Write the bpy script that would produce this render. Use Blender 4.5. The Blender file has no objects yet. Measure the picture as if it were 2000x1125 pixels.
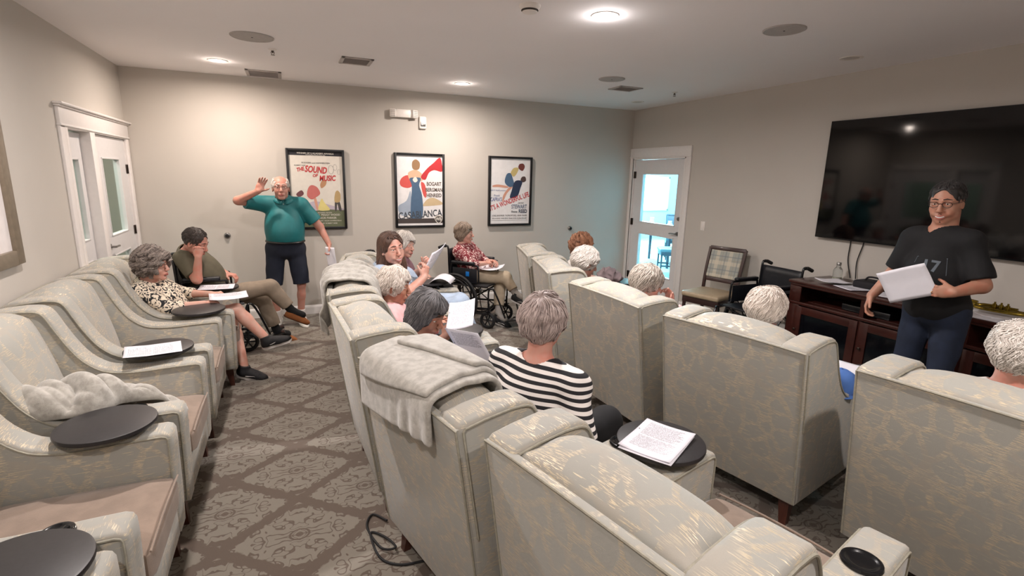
import bpy, bmesh, math, random
import numpy as np
from mathutils import Vector, Matrix

random.seed(7)
SC = bpy.context.scene
COL = SC.collection
PI = math.pi

# ------------------------------------------------------------------ camera
cam_d = bpy.data.cameras.new('camera')
cam = bpy.data.objects.new('camera', cam_d)
COL.objects.link(cam)
cam_d.sensor_width = 36.0
cam_d.lens = 36.0 * 999.61 / 2000.0
cam_d.clip_start = 0.02
_r = Vector((0.91788827, -0.39619804, 0.02254407))
_u = Vector((0.06415341, 0.20420907, 0.97682291))
_d = Vector((0.39161903, 0.89516801, -0.21285857))
cam.matrix_world = Matrix(((_r.x, _u.x, -_d.x, 0.0), (_r.y, _u.y, -_d.y, 0.0), (_r.z, _u.z, -_d.z, 1.7347), (0, 0, 0, 1)))
SC.camera = cam

# ------------------------------------------------------------------ world, exposure
w = bpy.data.worlds.new('world'); SC.world = w
w.use_nodes = True
w.node_tree.nodes['Background'].inputs[0].default_value = (0.62, 0.80, 1.0, 1)
w.node_tree.nodes['Background'].inputs[1].default_value = 1.0
SC.view_settings.view_transform = 'Standard'
SC.view_settings.look = 'None'
SC.view_settings.gamma = 1.0
SC.view_settings.use_curve_mapping = False
SC.view_settings.exposure = 0.95
SC.cycles.diffuse_bounces = 8; SC.cycles.max_bounces = 12
H = 2.74; XL = -1.495; XR = 4.86; YF = 6.667; YB = -1.4

# ------------------------------------------------------------------ recessed lamps (positions on the ceiling grid)
LAMPS_ON = [(-0.52, 5.853), (1.882, 5.822), (1.913, 3.007), (-0.52, 3.0), (-0.5, 0.2), (1.9, 0.2)]
LAMPS_OFF = [(4.288, 3.017), (4.351, 5.931)]
def lamp_light(x, y, e=40, col=(1.0, 0.80, 0.62)):
    l = bpy.data.lights.new('downlight_beam', 'AREA')
    l.shape = 'DISK'; l.size = 0.11; l.energy = e; l.color = col
    l.spread = math.radians(172)
    o = bpy.data.objects.new('downlight_beam', l); COL.objects.link(o)
    o.location = (x, y, H - 0.006)
    p = bpy.data.lights.new('ceiling_fill', 'POINT'); p.energy = e*0.045; p.color = col; p.shadow_soft_size = 0.035  # extra point light added below each lens to brighten the ceiling
    q = bpy.data.objects.new('ceiling_fill', p); COL.objects.link(q); q.location = (x, y, H-0.045)
    return o
LE = {0: 17, 1: 19, 2: 32, 3: 22, 4: 17, 5: 19}
LCOL = {0: (1.0, 0.85, 0.75), 1: (1.0, 0.88, 0.80), 2: (1.0, 0.94, 0.93)}
for i, (x, y) in enumerate(LAMPS_ON):
    lamp_light(x, y, LE[i], LCOL.get(i, (1.0, 0.91, 0.87)))
# daylight of the next room: its window band and an added overhead fill; then the corridor lamp
def area(name, loc, rot, sx, sy, e, col):
    l = bpy.data.lights.new(name, 'AREA'); l.shape = 'RECTANGLE'; l.size = sx; l.size_y = sy
    l.energy = e; l.color = col
    o = bpy.data.objects.new(name, l); COL.objects.link(o); o.location = loc; o.rotation_euler = rot
    return o
area('next_room_daylight', (8.3, 12.2, 1.9), (PI/2, 0, PI), 3.4, 1.6, 800, (0.42, 0.82, 1.0))
area('next_room_fill', (7.0, 8.6, 2.68), (0, 0, 0), 2.0, 2.0, 200, (0.50, 0.86, 1.0))  # added unseen panel washing the next room in cyan light
area('corridor_lamp', (-2.3, 6.0, 2.66), (0, 0, 0), 0.5, 2.0, 26, (0.93, 1.0, 0.93))

# ------------------------------------------------------------------ node helpers
def srgb(r, g=None, b=None):
    if g is None: r, g, b = r
    f = lambda c: (c/255/12.92) if c/255 <= 0.04045 else ((c/255+0.055)/1.055)**2.4
    return (f(r), f(g), f(b), 1.0)
class NT:
    def __init__(s, name):
        s.m = bpy.data.materials.new(name); s.m.use_nodes = True
        s.t = s.m.node_tree; s.p = s.t.nodes['Principled BSDF']
    def n(s, typ, props=None, **inp):
        nd = s.t.nodes.new(typ)
        for k, v in (props or {}).items(): setattr(nd, k, v)
        for k, v in inp.items():
            k = int(k[1:]) if k[0] == '_' and k[1:].isdigit() else k.replace('_', ' ')
            s.set(nd.inputs[k], v)
        return nd
    def set(s, sock, v):
        if isinstance(v, bpy.types.NodeSocket): s.t.links.new(v, sock)
        elif isinstance(v, bpy.types.Node): s.t.links.new(v.outputs[0], sock)
        else: sock.default_value = v
    def m1(s, op, a, b=0.0, c=None):
        nd = s.t.nodes.new('ShaderNodeMath'); nd.operation = op
        s.set(nd.inputs[0], a); s.set(nd.inputs[1], b)
        if c is not None: s.set(nd.inputs[2], c)
        return nd.outputs[0]
    def mix(s, f, a, b, blend='MIX'):
        nd = s.t.nodes.new('ShaderNodeMix'); nd.data_type = 'RGBA'; nd.blend_type = blend
        s.set(nd.inputs[0], f); s.set(nd.inputs[6], a); s.set(nd.inputs[7], b)
        return nd.outputs[2]
    def step(s, x, lo, hi):
        nd = s.t.nodes.new('ShaderNodeMapRange'); nd.interpolation_type = 'SMOOTHSTEP'
        s.set(nd.inputs[0], x); nd.inputs[1].default_value = lo; nd.inputs[2].default_value = hi
        return nd.outputs[0]
    def coord(s, kind='Object'):
        return s.n('ShaderNodeTexCoord').outputs[kind]
    def scale(s, v, sc, loc=(0, 0, 0), rot=(0, 0, 0)):
        nd = s.t.nodes.new('ShaderNodeMapping'); s.set(nd.inputs[0], v)
        nd.inputs['Scale'].default_value = sc; nd.inputs['Location'].default_value = loc; nd.inputs['Rotation'].default_value = rot
        return nd.outputs[0]
    def noise(s, v, sc=5, det=2, rough=0.5, dist=0.0):
        nd = s.t.nodes.new('ShaderNodeTexNoise'); s.set(nd.inputs['Vector'], v)
        nd.inputs['Scale'].default_value = sc; nd.inputs['Detail'].default_value = det
        nd.inputs['Roughness'].default_value = rough; nd.inputs['Distortion'].default_value = dist
        return nd.outputs[0]
    def bump(s, h, st=0.3, dist=0.01):
        nd = s.t.nodes.new('ShaderNodeBump'); s.set(nd.inputs['Height'], h)
        nd.inputs['Strength'].default_value = st; nd.inputs['Distance'].default_value = dist
        s.t.links.new(nd.outputs[0], s.p.inputs['Normal'])
    def fin(s, col=None, rough=0.6, metal=0.0, **kw):
        if col is not None: s.set(s.p.inputs['Base Color'], col)
        s.set(s.p.inputs['Roughness'], rough); s.set(s.p.inputs['Metallic'], metal)
        for k, v in kw.items(): s.set(s.p.inputs[k.replace('_', ' ')], v)
        return s.m
MC = {}
def plain(name, rgb, rough=0.5, metal=0.0, var=0.06, nsc=30, bump=0.0, bsc=200, **kw):
    """a plain surface with slight procedural tone variation and grain"""
    if name in MC: return MC[name]
    t = NT(name); c = t.coord()
    base = srgb(rgb) if max(rgb) > 1.001 else (*rgb, 1)
    nz = t.noise(c, nsc, 3)
    lo = tuple(x*(1-var) for x in base[:3]) + (1,); hi = tuple(min(1, x*(1+var)) for x in base[:3]) + (1,)
    col = t.mix(t.step(nz, 0.3, 0.7), lo, hi)
    if bump: t.bump(t.noise(c, bsc, 2), bump, 0.004)
    MC[name] = t.fin(col, rough, metal, **kw)
    return MC[name]

# ------------------------------------------------------------------ materials of the setting
def m_wall():
    t = NT('painted_wall'); c = t.coord()
    col = t.mix(t.noise(c, 3, 3), srgb(190, 184, 176), srgb(195, 189, 181))
    t.bump(t.noise(c, 320, 2), 0.12, 0.003)
    return t.fin(col, 0.85)
def m_ceil():
    t = NT('ceiling_paint'); c = t.coord()
    t.bump(t.noise(c, 140, 3), 0.15, 0.003)
    return t.fin(t.mix(t.noise(c, 2, 2), srgb(240, 236, 236), srgb(244, 240, 240)), 0.9)
def m_carpet():
    t = NT('damask_carpet'); c = t.coord()
    wob = t.noise(c, 28, 2)
    sep = t.n('ShaderNodeSeparateXYZ', _0=c)
    x, y = sep.outputs[0], sep.outputs[1]
    u = t.m1('DIVIDE', t.m1('ADD', x, 0.05), 0.35); v = t.m1('DIVIDE', t.m1('SUBTRACT', y, 2.41), 0.30)
    def fold(e): return t.m1('SUBTRACT', t.m1('FRACT', t.m1('ADD', t.m1('MULTIPLY', e, 0.5), 0.5)), 0.5)
    s = fold(t.m1('ADD', u, v)); q = fold(t.m1('SUBTRACT', u, v))
    U = t.m1('ABSOLUTE', t.m1('ADD', s, q)); V = t.m1('ABSOLUTE', t.m1('SUBTRACT', s, q))
    edge = t.m1('MAXIMUM', t.m1('ABSOLUTE', s), t.m1('ABSOLUTE', q))
    edge = t.m1('ADD', edge, t.m1('MULTIPLY', t.m1('SUBTRACT', wob, 0.5), 0.10))
    inside = t.m1('SUBTRACT', 1.0, t.step(edge, 0.425, 0.445))
    uv = t.n('ShaderNodeCombineXYZ', _0=U, _1=V, _2=0.37).outputs[0]
    o1 = t.noise(uv, 3.9, 0.6, 0.4, 1.2)
    band = t.m1('ABSOLUTE', t.m1('SUBTRACT', t.m1('FRACT', t.m1('MULTIPLY', o1, 4.6)), 0.5))
    orn = t.step(t.m1('ADD', band, t.m1('MULTIPLY', t.m1('SUBTRACT', wob, 0.5), 0.08)), 0.10, 0.13)
    rad = t.m1('SQRT', t.m1('ADD', t.m1('MULTIPLY', U, U), t.m1('MULTIPLY', V, V)))
    ring = t.m1('MULTIPLY', t.step(rad, 0.045, 0.055), 1.0)
    ring2 = t.m1('ABSOLUTE', t.m1('SUBTRACT', rad, 0.125))
    orn = t.m1('MULTIPLY', t.m1('MULTIPLY', orn, ring), t.step(ring2, 0.012, 0.02))
    mask = t.m1('MULTIPLY', inside, orn)
    fib = t.noise(c, 420, 2, 0.7)
    rows = t.noise(t.scale(c, (60, 900, 60)), 1, 2)
    dark = t.mix(fib, srgb(78, 67, 58), srgb(112, 97, 86)); light = t.mix(fib, srgb(116, 110, 100), srgb(152, 145, 133))
    col = t.mix(mask, dark, light)
    col = t.mix(t.m1('MULTIPLY', rows, 0.25), col, srgb(96, 84, 74))
    t.bump(t.m1('ADD', t.m1('MULTIPLY', fib, 0.6), t.m1('MULTIPLY', mask, 0.5)), 0.5, 0.006)
    return t.fin(col, 0.95, Sheen_Weight=0.2)
M_WALL = m_wall(); M_CEIL = m_ceil(); M_CARPET = m_carpet()
M_TRIM = plain('white_trim_paint', (226, 221, 218), 0.38, var=0.015)
M_TRIM2 = plain('door_paint', (214, 212, 212), 0.4, var=0.015)
def m_glass():
    t = NT('door_glass')
    gl = t.n('ShaderNodeBsdfGlossy', Color=(1, 1, 1, 1), Roughness=0.02); tr = t.n('ShaderNodeBsdfTransparent', Color=(0.90, 0.95, 0.93, 1))
    lw = t.n('ShaderNodeLayerWeight', Blend=0.5); fr = t.m1('ADD', 0.04, t.m1('MULTIPLY', t.m1('POWER', lw.outputs['Facing'], 5.0), 0.6))
    mx = t.n('ShaderNodeMixShader', _0=fr, _1=tr.outputs[0], _2=gl.outputs[0])
    t.t.links.new(mx.outputs[0], t.t.nodes['Material Output'].inputs[0]); return t.m
M_GLASS = m_glass()
def emit(name, col, st):
    t = NT(name); return t.fin((0, 0, 0, 1), 0.5, Emission_Color=(*col, 1), Emission_Strength=st)

# ------------------------------------------------------------------ furniture materials
def m_jacquard():
    t = NT('sage_gold_jacquard'); uv = t.coord('UV')
    big = t.noise(t.scale(uv, (1, 1, 1)), 5.5, 1)
    warp = t.n('ShaderNodeMix', {'data_type': 'VECTOR'}, _0=0.05)
    nz = t.t.nodes.new('ShaderNodeTexNoise'); nz.inputs['Scale'].default_value = 7; t.t.links.new(uv, nz.inputs['Vector'])
    t.set(warp.inputs[4], uv); t.t.links.new(nz.outputs['Color'], warp.inputs[5])
    vo = t.t.nodes.new('ShaderNodeTexVoronoi'); vo.feature = 'DISTANCE_TO_EDGE'; vo.inputs['Scale'].default_value = 11
    t.t.links.new(warp.outputs[1], vo.inputs['Vector'])
    band = t.m1('SUBTRACT', 1.0, t.step(vo.outputs['Distance'], 0.07, 0.13))
    d1 = t.noise(t.scale(uv, (26, 330, 1)), 1, 2, 0.6)
    d2 = t.noise(t.scale(uv, (11, 190, 1), (3, 7, 0)), 1, 2, 0.55)
    hatch = t.step(d1, 0.53, 0.57)
    dash = t.step(d2, 0.635, 0.66)
    gate = t.step(big, 0.38, 0.5)
    g = t.m1('MAXIMUM', t.m1('MULTIPLY', t.m1('MULTIPLY', band, hatch), gate), t.m1('MULTIPLY', dash, 0.85))
    fine = t.noise(t.scale(uv, (500, 700, 1)), 1, 2)
    base = t.mix(band, srgb(158, 157, 150), srgb(163, 158, 148))
    base = t.mix(t.m1('MULTIPLY', fine, 0.3), base, srgb(128, 123, 112))
    col = t.mix(t.m1('MULTIPLY', g, 0.85), base, srgb(210, 196, 168))
    t.bump(t.m1('ADD', t.m1('MULTIPLY', fine, 0.5), g), 0.35, 0.002)
    return t.fin(col, t.m1('SUBTRACT', 0.75, t.m1('MULTIPLY', g, 0.34)), t.m1('MULTIPLY', g, 0.35), Sheen_Weight=0.25)
M_JAC = m_jacquard()
M_PIPE = plain('chair_piping', (150, 146, 132), 0.7, var=0.1, nsc=80)
M_SUEDE = plain('tan_suede', (134, 116, 102), 0.9, var=0.10, nsc=14, bump=0.2, Sheen_Weight=0.3)
def m_wood(name, a, b, rough=0.35, sc=(3, 3, 40)):
    t = NT(name); c = t.coord()
    g = t.noise(t.scale(c, sc), 2.5, 4, 0.6, 1.0)
    t.bump(g, 0.08, 0.002)
    return t.fin(t.mix(g, srgb(a), srgb(b)), rough, Coat_Weight=0.15)
M_WOOD = m_wood('walnut_leg_wood', (58, 28, 20), (86, 44, 32), 0.35, (30, 30, 3))
M_CONS = m_wood('mahogany', (38, 16, 13), (70, 32, 25), 0.3, (30, 3, 3))
M_DKWOOD = m_wood('dark_chair_wood', (44, 28, 26), (66, 44, 40), 0.35, (30, 30, 3))
M_BLK = plain('black_plastic', (14, 15, 18), 0.18, var=0.1)
M_TRAY = plain('black_tray_laminate', (38, 36, 38), 0.42, var=0.12, nsc=60)
M_RUB = plain('black_rubber', (20, 20, 22), 0.7, var=0.1)
M_BFR = plain('black_frame_enamel', (16, 17, 21), 0.25, var=0.05)
M_VINYL = plain('black_vinyl', (18, 20, 26), 0.45, var=0.15, bump=0.2, bsc=90)
M_CHR = plain('satin_nickel', (150, 148, 146), 0.3, 1.0, var=0.05)
M_BRZ = plain('dark_bronze', (92, 82, 76), 0.35, 1.0, var=0.05)
M_WHP = plain('white_plastic', (228, 222, 216), 0.4, var=0.02)
def m_paper(name, lines=60, head=0.12, txt=0.85, w=0.08):
    t = NT(name); uv = t.coord('UV'); sp = t.n('ShaderNodeSeparateXYZ', _0=uv); x, y = sp.outputs[0], sp.outputs[1]
    fl = t.m1('MULTIPLY', y, lines); row = t.m1('FLOOR', fl)
    ink = t.step(t.m1('ABSOLUTE', t.m1('SUBTRACT', t.m1('FRACT', fl), 0.5)), 0.30, 0.22)
    wd = t.noise(t.n('ShaderNodeCombineXYZ', _0=t.m1('MULTIPLY', x, 75), _1=t.m1('MULTIPLY', row, 7.3), _2=0.0).outputs[0], 1, 1)
    ink = t.m1('MULTIPLY', ink, t.step(wd, 0.40, 0.48))
    rl = t.noise(t.n('ShaderNodeCombineXYZ', _0=0.0, _1=t.m1('MULTIPLY', row, 3.7), _2=0.0).outputs[0], 1, 0)
    endx = t.m1('ADD', 0.45, t.m1('MULTIPLY', rl, 0.75))
    inx = t.m1('MULTIPLY', t.m1('GREATER_THAN', x, w+0.04), t.m1('LESS_THAN', x, t.m1('MINIMUM', endx, 0.9)))
    iny = t.m1('MULTIPLY', t.m1('GREATER_THAN', y, 1-txt), t.m1('LESS_THAN', y, 0.93))
    gap = t.m1('GREATER_THAN', t.m1('ABSOLUTE', t.m1('SUBTRACT', y, 0.52)), 0.014)
    ink = t.m1('MULTIPLY', t.m1('MULTIPLY', ink, gap), t.m1('MULTIPLY', inx, iny))
    dx = t.m1('ABSOLUTE', t.m1('SUBTRACT', x, 0.045))
    hol = t.m1('LESS_THAN', t.m1('ADD', t.m1('POWER', t.m1('MULTIPLY', dx, 0.77), 2.0), t.m1('POWER', t.m1('SUBTRACT', t.m1('PINGPONG', t.m1('ADD', y, 0.12), 0.38), 0.0), 2.0)), 0.00016)
    col = t.mix(t.m1('MULTIPLY', ink, 0.75), srgb(226, 224, 232), srgb(60, 58, 70))
    col = t.mix(hol, col, srgb(70, 66, 70))
    return t.fin(col, 0.6)
M_PAPER = m_paper('printed_paper')
M_PAPERS = m_paper('short_printed_paper', 60, txt=0.4)
M_BLANK = plain('blank_paper', (226, 224, 230), 0.6, var=0.01)
def m_fleece():
    t = NT('grey_fleece'); c = t.coord()
    n1 = t.noise(c, 30, 4, 0.6); n2 = t.noise(c, 600, 2)
    t.bump(t.m1('ADD', t.m1('MULTIPLY', n1, 0.6), t.m1('MULTIPLY', n2, 0.3)), 0.45, 0.008)
    return t.fin(t.mix(t.step(n1, 0.35, 0.65), srgb(150, 146, 138), srgb(176, 172, 164)), 0.95, Sheen_Weight=0.6)
M_FLEECE = m_fleece()

# ------------------------------------------------------------------ mesh builder
class MB:
    def __init__(s): s.v = []; s.f = []; s.mi = []; s.cur = 0; s.uv = {}
    def add(s, vs, fs):
        o = len(s.v); s.v += [tuple(float(c) for c in p) for p in vs]
        for f in fs: s.f.append(tuple(i+o for i in f)); s.mi.append(s.cur)
        return o
    def box(s, c, d, R=None, bev=0.0, seg=2):
        bm = bmesh.new(); bmesh.ops.create_cube(bm, size=1)
        for vv in bm.verts: vv.co = Vector((vv.co.x*d[0], vv.co.y*d[1], vv.co.z*d[2]))
        if bev > 0: bmesh.ops.bevel(bm, geom=bm.edges[:], offset=min(bev, 0.49*min(d)), segments=seg, affect='EDGES', profile=0.5)
        s.addbm(bm, c, R)
    def addbm(s, bm, c=(0, 0, 0), R=None, fn=None):
        bm.verts.index_update(); vs = []
        for vv in bm.verts:
            p = vv.co
            if fn: p = Vector(fn(p))
            if R is not None: p = R @ p
            vs.append((p.x+c[0], p.y+c[1], p.z+c[2]))
        s.add(vs, [[vv.index for vv in f.verts] for f in bm.faces]); bm.free()
    def cyl(s, a, b, ra, rb=None, n=16, caps=True):
        rb = ra if rb is None else rb
        a = Vector(a); b = Vector(b); ax = (b-a).normalized(); q = ax.orthogonal().normalized(); w_ = ax.cross(q)
        vs = []
        for P, r in ((a, ra), (b, rb)):
            for i in range(n): vs.append(P + r*(math.cos(2*PI*i/n)*q + math.sin(2*PI*i/n)*w_))
        fs = [(i, (i+1) % n, n+(i+1) % n, n+i) for i in range(n)]
        if caps: fs += [tuple(range(n))[::-1], tuple(range(n, 2*n))]
        s.add(vs, fs)
    def tube(s, pts, r, n=8, closed=False, taper=None, flat=1.0):
        pts = [Vector(p) for p in pts]; m = len(pts); vs = []; q = None
        for i, P in enumerate(pts):
            a = pts[(i-1) % m] if closed or i > 0 else P; b = pts[(i+1) % m] if closed or i < m-1 else P
            ax = (b-a).normalized()
            if q is None: q = ax.orthogonal().normalized()
            q = (q - ax*q.dot(ax)).normalized(); w_ = ax.cross(q)
            rr = r if taper is None else r*taper[i]
            for k in range(n): vs.append(P + rr*(math.cos(2*PI*k/n)*q + flat*math.sin(2*PI*k/n)*w_))
        fs = []
        for i in range(m if closed else m-1):
            for k in range(n):
                j = (i+1) % m
                fs.append((i*n+k, i*n+(k+1) % n, j*n+(k+1) % n, j*n+k))
        if not closed: fs += [tuple(range(n))[::-1], tuple(range((m-1)*n, m*n))]
        s.add(vs, fs)
    def lathe(s, prof, c=(0, 0, 0), n=32, R=None):
        vs = []; m = len(prof)
        for (r, z) in prof:
            for k in range(n):
                p = Vector((r*math.cos(2*PI*k/n), r*math.sin(2*PI*k/n), z))
                if R is not None: p = R @ p
                vs.append(p + Vector(c))
        fs = [(i*n+k, i*n+(k+1) % n, (i+1)*n+(k+1) % n, (i+1)*n+k) for i in range(m-1) for k in range(n)]
        if prof[0][0] > 1e-6: fs.append(tuple(range(n))[::-1])
        if prof[-1][0] > 1e-6: fs.append(tuple(range((m-1)*n, m*n)))
        s.add(vs, fs)
    def ell(s, c, r, R=None, nu=16, nv=10):
        vs = []
        for j in range(nv+1):
            ph = PI*j/nv
            for i in range(nu):
                p = Vector((r[0]*math.sin(ph)*math.cos(2*PI*i/nu), r[1]*math.sin(ph)*math.sin(2*PI*i/nu), r[2]*math.cos(ph)))
                if R is not None: p = R @ p
                vs.append(p + Vector(c))
        s.add(vs, [(j*nu+i, (j+1)*nu+i, (j+1)*nu+(i+1) % nu, j*nu+(i+1) % nu) for j in range(nv) for i in range(nu)])
    def grid(s, P, nu, nv, uv=True):
        """P: nu x nv points, one sheet"""
        o = s.add([p for row in P for p in row], [(i*nv+j, (i+1)*nv+j, (i+1)*nv+j+1, i*nv+j+1) for i in range(nu-1) for j in range(nv-1)])
        if uv:
            for i in range(nu):
                for j in range(nv): s.uv[o+i*nv+j] = (i/(nu-1), j/(nv-1))
    def prism(s, poly, y0, y1, bev=0.012, ax='xz'):
        """outline in the x-z plane pushed from y0 to y1 with rounded rims"""
        A = np.array(poly, float); n = len(A)
        def inset(e):
            P0 = np.roll(A, 1, 0); P1 = np.roll(A, -1, 0); t1 = A-P0; t2 = P1-A
            t1 /= np.linalg.norm(t1, axis=1)[:, None]+1e-9; t2 /= np.linalg.norm(t2, axis=1)[:, None]+1e-9
            n1 = np.stack([-t1[:, 1], t1[:, 0]], 1); n2 = np.stack([-t2[:, 1], t2[:, 0]], 1)
            nn = n1+n2; nn /= np.linalg.norm(nn, axis=1)[:, None]+1e-9
            k = e/np.clip((nn*n1).sum(1), 0.5, 1)
            return A + nn*k[:, None]
        area_ = 0.5*np.sum(A[:, 0]*np.roll(A[:, 1], -1)-np.roll(A[:, 0], -1)*A[:, 1])
        sg = 1 if area_ > 0 else -1
        rings = []
        st = [(0.0, 1.0), (0.29, 0.29), (1.0, 0.0)]
        for dy, e in st: rings.append((y0+bev*dy, inset(sg*bev*e)))
        for dy, e in st[::-1]: rings.append((y1-bev*dy, inset(sg*bev*e)))
        vs = []
        for (y, P) in rings:
            for a, b in P: vs.append((a, y, b) if ax == 'xz' else ((a, b, y) if ax == 'xy' else (y, a, b)))
        m = len(rings)
        fs = [(i*n+k, i*n+(k+1) % n, (i+1)*n+(k+1) % n, (i+1)*n+k) for i in range(m-1) for k in range(n)]
        fs += [tuple(range(n))[::-1], tuple(range((m-1)*n, m*n))]
        s.add(vs, fs)
        return rings
    def build(s, name, mats, parent=None, smooth=True, label=None, angle=40, loc=None, uvbox=True):
        me = bpy.data.meshes.new(name); me.from_pydata(s.v, [], s.f)
        if not isinstance(mats, (list, tuple)): mats = [mats]
        for m_ in mats: me.materials.append(m_)
        if len(mats) > 1: me.polygons.foreach_set('material_index', s.mi)
        me.update()
        bm = bmesh.new(); bm.from_mesh(me); bmesh.ops.recalc_face_normals(bm, faces=bm.faces[:]) ; bm.to_mesh(me); bm.free()
        uvl = me.uv_layers.new(name='UVMap')
        nl = len(me.loops); vi = np.empty(nl, np.int32); me.loops.foreach_get('vertex_index', vi)
        co = np.empty(len(me.vertices)*3, np.float32); me.vertices.foreach_get('co', co); co = co.reshape(-1, 3)
        if s.uv:
            uvs = np.zeros((nl, 2), np.float32)
            for k in range(nl):
                if vi[k] in s.uv: uvs[k] = s.uv[vi[k]]
        else:
            nrm = np.empty(len(me.polygons)*3, np.float32); me.polygons.foreach_get('normal', nrm); nrm = np.abs(nrm.reshape(-1, 3))
            tot = np.empty(len(me.polygons), np.int32); me.polygons.foreach_get('loop_total', tot)
            ln = np.repeat(nrm, tot, axis=0); P = co[vi]
            dom = ln.argmax(1)
            uvs = np.where((dom == 0)[:, None], P[:, [1, 2]], np.where((dom == 1)[:, None], P[:, [0, 2]], P[:, [1, 0]])).astype(np.float32)
        uvl.data.foreach_set('uv', uvs.ravel())
        if smooth:
            me.shade_smooth()
            try: me.set_sharp_from_angle(angle=math.radians(angle))
            except Exception: pass
        o = bpy.data.objects.new(name, me); COL.objects.link(o)
        if parent is not None: o.parent = parent
        if label: o['label'] = label
        if loc: o.location = loc
        return o
def empty(name, loc, rz=0, label=None, cat=None, group=None, rot=None):
    o = bpy.data.objects.new(name, None); COL.objects.link(o); o.empty_display_size = 0.1
    o.location = loc; o.rotation_euler = rot if rot is not None else (0, 0, rz)
    return tag(o, label, cat, group)
def tag(o, label=None, cat=None, group=None, kind=None):
    if label: o['label'] = label
    if cat: o['category'] = cat
    if group: o['group'] = group
    if kind: o['kind'] = kind
    return o
def copy_tree(o, parent=None):
    c = o.copy(); COL.objects.link(c)
    if parent is not None: c.parent = parent
    for ch in [x for x in o.children]: copy_tree(ch, c)
    return c
def V(*a): return np.array(a, float)
def nrm(a): return a/(np.linalg.norm(a)+1e-12)
def smoothpath(pts, n=8):
    """Catmull-Rom through points"""
    P = [np.array(p, float) for p in pts]; P = [2*P[0]-P[1]]+P+[2*P[-1]-P[-2]]; out = []
    for i in range(1, len(P)-2):
        for k in range(n):
            t = k/n
            out.append(0.5*((2*P[i])+(-P[i-1]+P[i+1])*t+(2*P[i-1]-5*P[i]+4*P[i+1]-P[i+2])*t*t+(-P[i-1]+3*P[i]-3*P[i+1]+P[i+2])*t**3))
    out.append(P[-2]); return out
def text_mesh(name, s_, size, mat, parent, M4, bold=0.0, shear=0.0, extr=0.0006, align='CENTER', sx=1.0):
    cu = bpy.data.curves.new(name, 'FONT'); cu.body = s_; cu.size = size; cu.offset = bold; cu.shear = shear
    cu.extrude = extr; cu.align_x = align; cu.align_y = 'CENTER'; cu.resolution_u = 3
    o = bpy.data.objects.new(name, cu); COL.objects.link(o)
    dg = bpy.context.evaluated_depsgraph_get(); me = bpy.data.meshes.new_from_object(o.evaluated_get(dg))
    bpy.data.objects.remove(o)
    me.transform(M4 @ Matrix.Diagonal((sx, 1, 1, 1))); me.materials.clear(); me.materials.append(mat); me.name = name
    r = bpy.data.objects.new(name, me); COL.objects.link(r); r.parent = parent
    return r
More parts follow.
